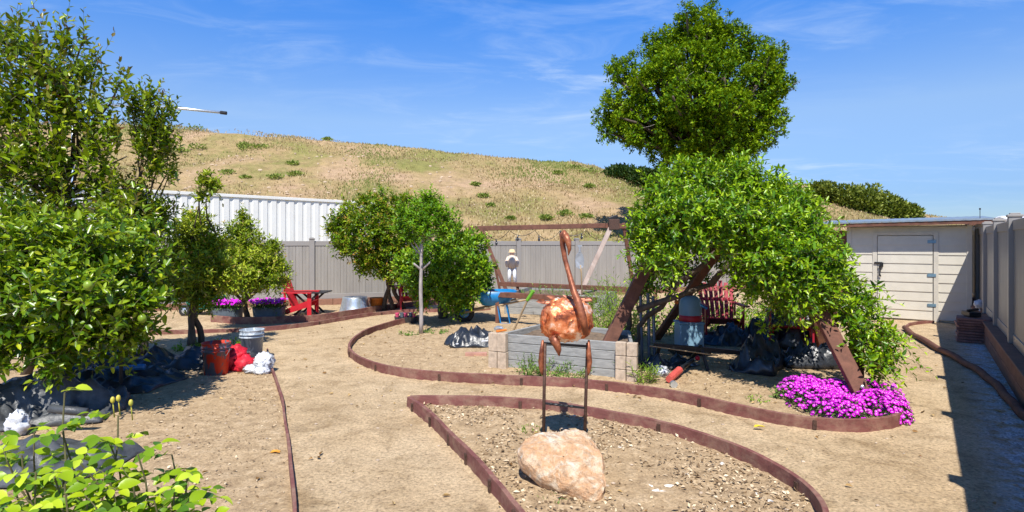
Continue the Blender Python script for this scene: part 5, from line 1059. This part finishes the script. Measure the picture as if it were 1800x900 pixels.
# the big oak behind the vine
ob = Vector(((1235 - 900) / 1000 * 24, 24, .5))
oc_ = [(1225, 55, 24, 46), (1170, 90, 24, 40), (1290, 80, 24, 46), (1335, 105, 24, 36), (1215, 110, 22.8, 52), (1275, 130, 22.6, 55), (1335, 150, 23, 50), (1120, 120, 23.6, 42), (1090, 125, 24, 28), (1150, 155, 22.8, 52), (1210, 180, 22, 58), (1280, 195, 22, 58), (1345, 205, 23, 42), (1110, 180, 23.4, 42), (1080, 205, 24, 30), (1075, 225, 24, 26), (1130, 225, 23, 48), (1190, 240, 22.6, 50), (1260, 250, 22.4, 50), (1325, 245, 23, 42), (1160, 268, 23.4, 32), (1225, 275, 23, 36), (1290, 280, 23.4, 36), (1105, 235, 24.3, 34),
       (1362, 125, 24.5, 24), (1368, 170, 24.5, 20), (1200, 100, 25.5, 60), (1280, 150, 26, 75), (1150, 180, 26, 65), (1320, 200, 26, 55), (1200, 240, 26, 60), (1100, 160, 24.2, 34), (1240, 70, 23.6, 42), (1255, 205, 21.8, 40), (1345, 240, 24, 34), (1180, 130, 23, 40), (1240, 28, 24, 20), (1200, 45, 24, 26), (1285, 45, 24, 28), (1365, 110, 24, 28), (1374, 150, 24, 26), (1360, 200, 24, 26), (1338, 85, 24, 30), (1072, 118, 24, 20), (1064, 215, 24, 20), (1060, 170, 24.3, 14), (1140, 70, 24, 20), (1190, 60, 24.5, 24), (1310, 60, 24, 20)]
for k_ in range(95):
    b_ = random.choice(oc_[:46]); a_ = random.uniform(0, 6.28); q_ = random.uniform(.5, 1.0) * b_[3]; px_, py_ = b_[0] + math.cos(a_) * q_, b_[1] + math.sin(a_) * q_
    oc_.append((px_, py_, b_[2] - random.uniform(-.3, 1.3), random.uniform(13, 24)))
oc_ = [(1222 + (q_[0] - 1222) * .95, q_[1], q_[2], q_[3] * (.84 if i_ < 60 else 1)) for i_, q_ in enumerate(oc_)]
tree('oak_tree', 'huge round dark green oak rising against the sky behind the vine', 'tree', ob, oc_, M['oak'], 9600, .34, 9, .165, .58, [ob], .34, up=.35, bend=-.1, shell=.72, hub=W(1235, 265, 24.2), simple_=True, twig=.012, limbr=.24, bark='bark', twigs=False)
ot_ = [o for o in col.objects if o.name == 'oak_tree'][0]
for k_ in range(14):
    b_ = random.choice([q for q in oc_ if 100 < q[1] < 240 and q[0] > 1120]); p = W(b_[0] + random.uniform(-20, 20), b_[1] + random.uniform(-15, 15), b_[2] - b_[3] / 1000 * b_[2] * .75); mb = MB()
    limb(p + Vector((0, .5, -.2)), p + Vector((random.uniform(-.8, .8), random.uniform(-.5, .0), random.uniform(-.1, .5))), .016, .005, .3, 5, k_ * 3, mb, 5)
    mb.build('dead_twig', M['palebark'], ot_, True, smooth=True)
# dark shrub mass on the ridge and right hill shrubs
def ridge_shrub(px, py, Y_, rp, mat, label, n=2600, sq=.7, leaf=.22):
    c = W(px, py, Y_); return puff('ridge_shrub', label, 'shrub', c, rp / 1000 * Y_, n, leaf, mat, None, sq)
ridge_shrub(1092, 306, 38, 30, M['darkshrub'], 'dark evergreen shrub on the ridge, leftmost under the oak', 1800, .5)
ridge_shrub(1135, 316, 37, 36, M['darkshrub'], 'broad dark evergreen shrub on the ridge left of the vine', 2600, .55)
ridge_shrub(1182, 326, 36, 38, M['darkshrub'], 'dark evergreen shrub on the ridge touching the vine top', 2600, .6)
ridge_shrub(1445, 335, 36, 22, M['farshrub'], 'grey green shrub on the right ridge just above the vine', 1600, .7)
ridge_shrub(1485, 350, 36, 30, M['farshrub'], 'bushy olive shrub on the right ridge, second from the left above the shed', 2200, .8)
ridge_shrub(1520, 357, 36, 34, M['farshrub'], 'largest olive shrub on the right ridge above the shed roof', 2600, .85)
ridge_shrub(1560, 368, 36, 30, M['farshrub'], 'olive shrub on the right ridge above the shed door', 2200, .85)
ridge_shrub(1593, 378, 36, 24, M['farshrub'], 'rightmost olive shrub on the ridge above the shed roof', 1800, .9)

# ------------------------------------------------------------------ low plants
def plant(name, label, cat, base, r_, h_, nsh, nl, leaf, wid, mat, up=.9, outw=.6, bend=-.2, group=None):
    root = empty(name, base, label, cat, group); n = nsh; a = rng.random(n) * 6.283; rr = r_ * .5 * np.sqrt(rng.random(n))
    O = np.stack([base[0] + np.cos(a) * rr, base[1] + np.sin(a) * rr, np.full(n, base[2] - .01)], 1); D = np.stack([np.cos(a) * outw, np.sin(a) * outw, np.full(n, up)], 1) + rng.normal(size=(n, 3)) * .2
    P, LD, LN, LL, tn, yg, lines = shoots(O, D, h_ * rng.uniform(.6, 1.15, n), nl, leaf, wid, bend, .9)
    leaf_object('foliage', P, LD, LN, LL, wid, mat, root, tn, yg); tubes_np('stems', lines, .003, M['twig'], root); return root
V3 = lambda p, z=0: (p.x, p.y, z)
plant('weed', 'leafy green weed against the planter, leftmost of three', 'weed', V3(G(938, 656)), .3, .34, 26, 12, .045, .4, M['weed'])
plant('weed', 'leafy green weed against the planter behind the left sculpture leg', 'weed', V3(G(970, 660)), .3, .30, 22, 12, .045, .4, M['weed'])
plant('weed', 'leafy green weed against the planter between the sculpture legs', 'weed', V3(G(1008, 664)), .28, .22, 20, 10, .045, .4, M['weed'])
plant('weed', 'grassy weed tuft at the foot of the right tan blocks', 'weed', V3(G(1128, 672)), .25, .30, 34, 6, .10, .12, M['grassy'], up=1.2, outw=.4)
plant('weed', 'low weed patch at the foot of the pale trunk, left side', 'weed', V3(G(722, 588)), .35, .14, 24, 7, .05, .4, M['weed'], up=.5, outw=.9)
plant('weed', 'low weed patch at the foot of the pale trunk, right side', 'weed', V3(G(768, 585)), .35, .17, 26, 7, .05, .4, M['weed'], up=.6, outw=.9)
plant('weed', 'small weed in the mulch to the left of the boulder', 'weed', V3(G(932, 757)), .14, .08, 12, 5, .035, .35, M['grassy'], up=.7, outw=.8)
plant('weed', 'tiny green weed in front of the boulder', 'weed', V3(G(968, 880)), .10, .06, 10, 5, .03, .3, M['weed'], up=.7, outw=.8)
plant('weed', 'low yellow green weed left of the purple flowers', 'weed', V3(G(1330, 704)), .16, .09, 14, 5, .04, .4, M['grassy'], up=.6, outw=.8)
plant('weed', 'thin tall seedling at the left end of the purple flowers', 'weed', V3(G(1364, 702)), .05, .2, 5, 7, .04, .4, M['weed'], up=1.2, outw=.2)
plant('small_shrub', 'small dark green shrub between the two buckets', 'shrub', V3(G(402, 612)), .38, .26, 40, 9, .045, .5, M['bush'], up=.7, outw=.7)
plant('small_shrub', 'small bright shrub at the foot of the twin trunks', 'shrub', V3(G(330, 618)), .3, .2, 24, 8, .05, .5, M['smalltree'], up=.8, outw=.6)
for i, (px, Y_, h_, n) in enumerate([(1062, 8.7, 1.15, 46), (1088, 9.2, 1.25, 50), (1112, 9.6, 1.1, 44), (1075, 8.2, .8, 36)]):
    plant('tall_plant', ['tall grassy green plant behind the leaning arbor leg, leftmost', 'tallest leafy green plant between swing frame and vine', 'tall green plant just under the left edge of the vine', 'shorter green plant behind the right end of the planter'][i], 'plant', ((px - 900) / 1000 * Y_, Y_, 0), .5, h_, n, 14, .12, .14, M['grassy'], up=1.6, outw=.35, bend=-.15)
for i, (px, Y_, z_, h_) in enumerate([(953, 11.8, .45, .6), (975, 11.6, .45, .45), (1000, 11.5, .45, .35), (925, 11.9, .45, .3), (1040, 11.0, .45, .5)]):
    plant('seedling', ['tallest seedling in the rear raised bed, seen left of the copper neck', 'second seedling from the left of the copper neck in the rear bed', 'small seedling directly behind the copper bird neck', 'short leftmost seedling in the rear bed near the wheelbarrow', 'seedling at the right end of the rear bed beside the shovel'][i], 'plant', ((px - 900) / 1000 * Y_, Y_, z_), .2, h_ * .7, 12, 8, .06, .35, M['weed'], up=1.1, outw=.4)
for i, (px, Y_, h_, n) in enumerate([(1188, 9.9, .75, 46), (1222, 10.4, .8, 46), (1335, 10.2, .8, 50), (1390, 9.9, .75, 50), (1300, 11.2, .7, 40)]):  # shrubs past the jug are added to darken the lit ground behind
    plant('small_shrub', ['green shrub seen between the leaning poles and the drinks jug', 'leafy shrub directly behind the drinks jug', 'leafy shrub added to darken the ground right of the shaded dark red chair', 'leafy shrub added to darken the gap behind the chair at the right side of the vine', 'small shrub added to darken the ground well behind the shaded dark red chair'][i], 'shrub', ((px - 900) / 1000 * Y_, Y_, 0), .8, h_, n, 11, .09, .4, M['bush'], up=1.0, outw=.6)
# loose foliage sprig beside the orange bush
plant('potted_sprig', 'thin grey green sprig standing right of the leafy bush', 'plant', V3(Vector(((492 - 900) / 1000 * 11.5, 11.5, .5))), .1, .5, 5, 8, .05, .4, M['weed'], up=1.0, outw=.5)

# ice plant with magenta blossoms
pc_ = [(1398, 684, .17), (1440, 690, .2), (1430, 700, .22), (1465, 712, .22), (1490, 722, .18), (1420, 680, .14), (1470, 690, .18), (1545, 712, .24), (1565, 716, .16), (1530, 690, .16), (1560, 695, .14)]
root = empty('ice_plant', G(1480, 735), 'mound of bright magenta flowers round the right arbor leg', 'flowers')
Pl = []; Pb = []; Nb = []
for (px, py, r_) in pc_:
    c = G(px, py + 18); n = int(800 * r_ / .2); a = rng.random(n) * 6.283; q = np.sqrt(rng.random(n)); hgt = .19 * np.sqrt(np.clip(1 - q ** 2, 0, 1)); Pl.append(np.stack([c.x + np.cos(a) * q * r_, c.y + np.sin(a) * q * r_ * 1.2, hgt * rng.uniform(.5, 1, n)], 1))
    n = int(230 * (r_ / .2) ** 2); a = rng.random(n) * 6.283; q = np.sqrt(rng.random(n)) * 1.03; hgt = .20 * np.sqrt(np.clip(1 - q ** 2, .0, 1)) + .015 + rng.random(n) * .02; Pb.append(np.stack([c.x + np.cos(a) * q * r_, c.y + np.sin(a) * q * r_ * 1.2, hgt], 1))
    Nb.append(norm(np.stack([np.cos(a) * q * .8, np.sin(a) * q * .8 - .2, np.ones(n)], 1) + rng.normal(size=(n, 3)) * .25))
Pl = np.concatenate(Pl); Pb = np.concatenate(Pb); Nb = np.concatenate(Nb)
leaf_object('foliage', Pl, rng.normal(size=Pl.shape) + np.array([0, -.2, .8]), rng.normal(size=Pl.shape) + np.array([0, 0, 1]), .035, .3, M['iceleaf'], root, None, None, True)
blossoms('blossoms', Pb, .019, root, nrm_=Nb, k=9)
yc = Pb + Nb * .004; leaf_object('flower_centres', np.concatenate([yc - np.array([.004, 0, 0])]), np.tile(np.array([[1., 0, 0]]), (len(yc), 1)), Nb, .008, 1.2, simple('flower_centre', (.85, .75, .45), .6, bs=0), root, None, None, True, droop=0)

# ------------------------------------------------------------------ foreground rose bush
root = empty('rose_bush', Vector((-1.75, 2.0, 0)), 'yellow green rose bush with buds in the lower left foreground', 'rose')
stems = [(0, 760, 2.1), (40, 800, 2.0), (90, 830, 1.95), (140, 815, 2.0), (190, 850, 1.95), (240, 800, 2.1), (230, 850, 2.0), (300, 800, 2.2), (310, 850, 2.1), (60, 760, 2.2), (110, 760, 2.2), (20, 850, 1.9), (150, 870, 1.9), (100, 880, 1.85), (0, 880, 1.85), (270, 880, 2.0), (340, 880, 2.1), (210, 730, 2.2), (190, 770, 2.15), (115, 690, 2.2), (330, 830, 2.15), (55, 880, 1.85), (200, 900, 1.85), (60, 830, 1.9), (15, 810, 1.95), (120, 850, 1.9), (170, 890, 1.85), (80, 905, 1.8), (30, 905, 1.8), (240, 905, 1.9), (300, 905, 1.95)]
mb = MB(); Ps = []; Ds = []; Ns = []; Ls = []; Ys = []
for i, (px, py, Y_) in enumerate(stems):
    top = W(px, py, Y_); base = Vector((top.x * .8 - .15 + random.uniform(-.1, .1), 2.0 + random.uniform(-.1, .2), 0)); pts = limb(base, top, .006, .0028, .12, 8, i * 1.9, mb, 6)
    for j in range(4, 9):
        for rep in range(3):
            if (j == 8 and rep) or (rep == 2 and py < 800): continue
            p = pts[j]; ang = random.uniform(0, 6.28); dd = Vector((math.cos(ang), math.sin(ang) * .8, random.uniform(.0, .45))).normalized(); ln = random.uniform(.06, .10)
            end = p + dd * ln; mb.tube([p, end], .0013, 4); side = dd.cross(Vector((0, 0, 1))).normalized()
            for (q, sd_) in ((1.0, 0), (.75, 1), (.75, -1), (.35, 1), (.35, -1)):
                s0 = p + dd * ln * q; dl_ = dd if sd_ == 0 else (dd * .35 + side * sd_ * .9); Ps.append(list(s0)); Ds.append(list(dl_ + Vector((0, 0, random.uniform(-.5, .25))))); Ns.append([random.uniform(-.5, .5), random.uniform(-.8, .3), 1]); Ls.append(random.uniform(.036, .058) * (1.15 if sd_ == 0 else 1)); Ys.append(random.random() * .8)
mb.build('stems', M['twig'], root, True)
fine_leaves('foliage', np.array(Ps), np.array(Ds), np.array(Ns, float), np.array(Ls), .66, M['rose'], root, rng.random(len(Ps)), np.array(Ys))
for (px, py) in [(198, 703), (208, 700), (230, 708)]:
    mb = MB(); p = W(px, py, 2.18); mb.ball(p, (.008, .008, .013), 10, 8); mb.tube([p, p + Vector((-.0, .01, -.07))], .0022, 5); mb.build('bud', M['rosebud'], root, True, smooth=True)
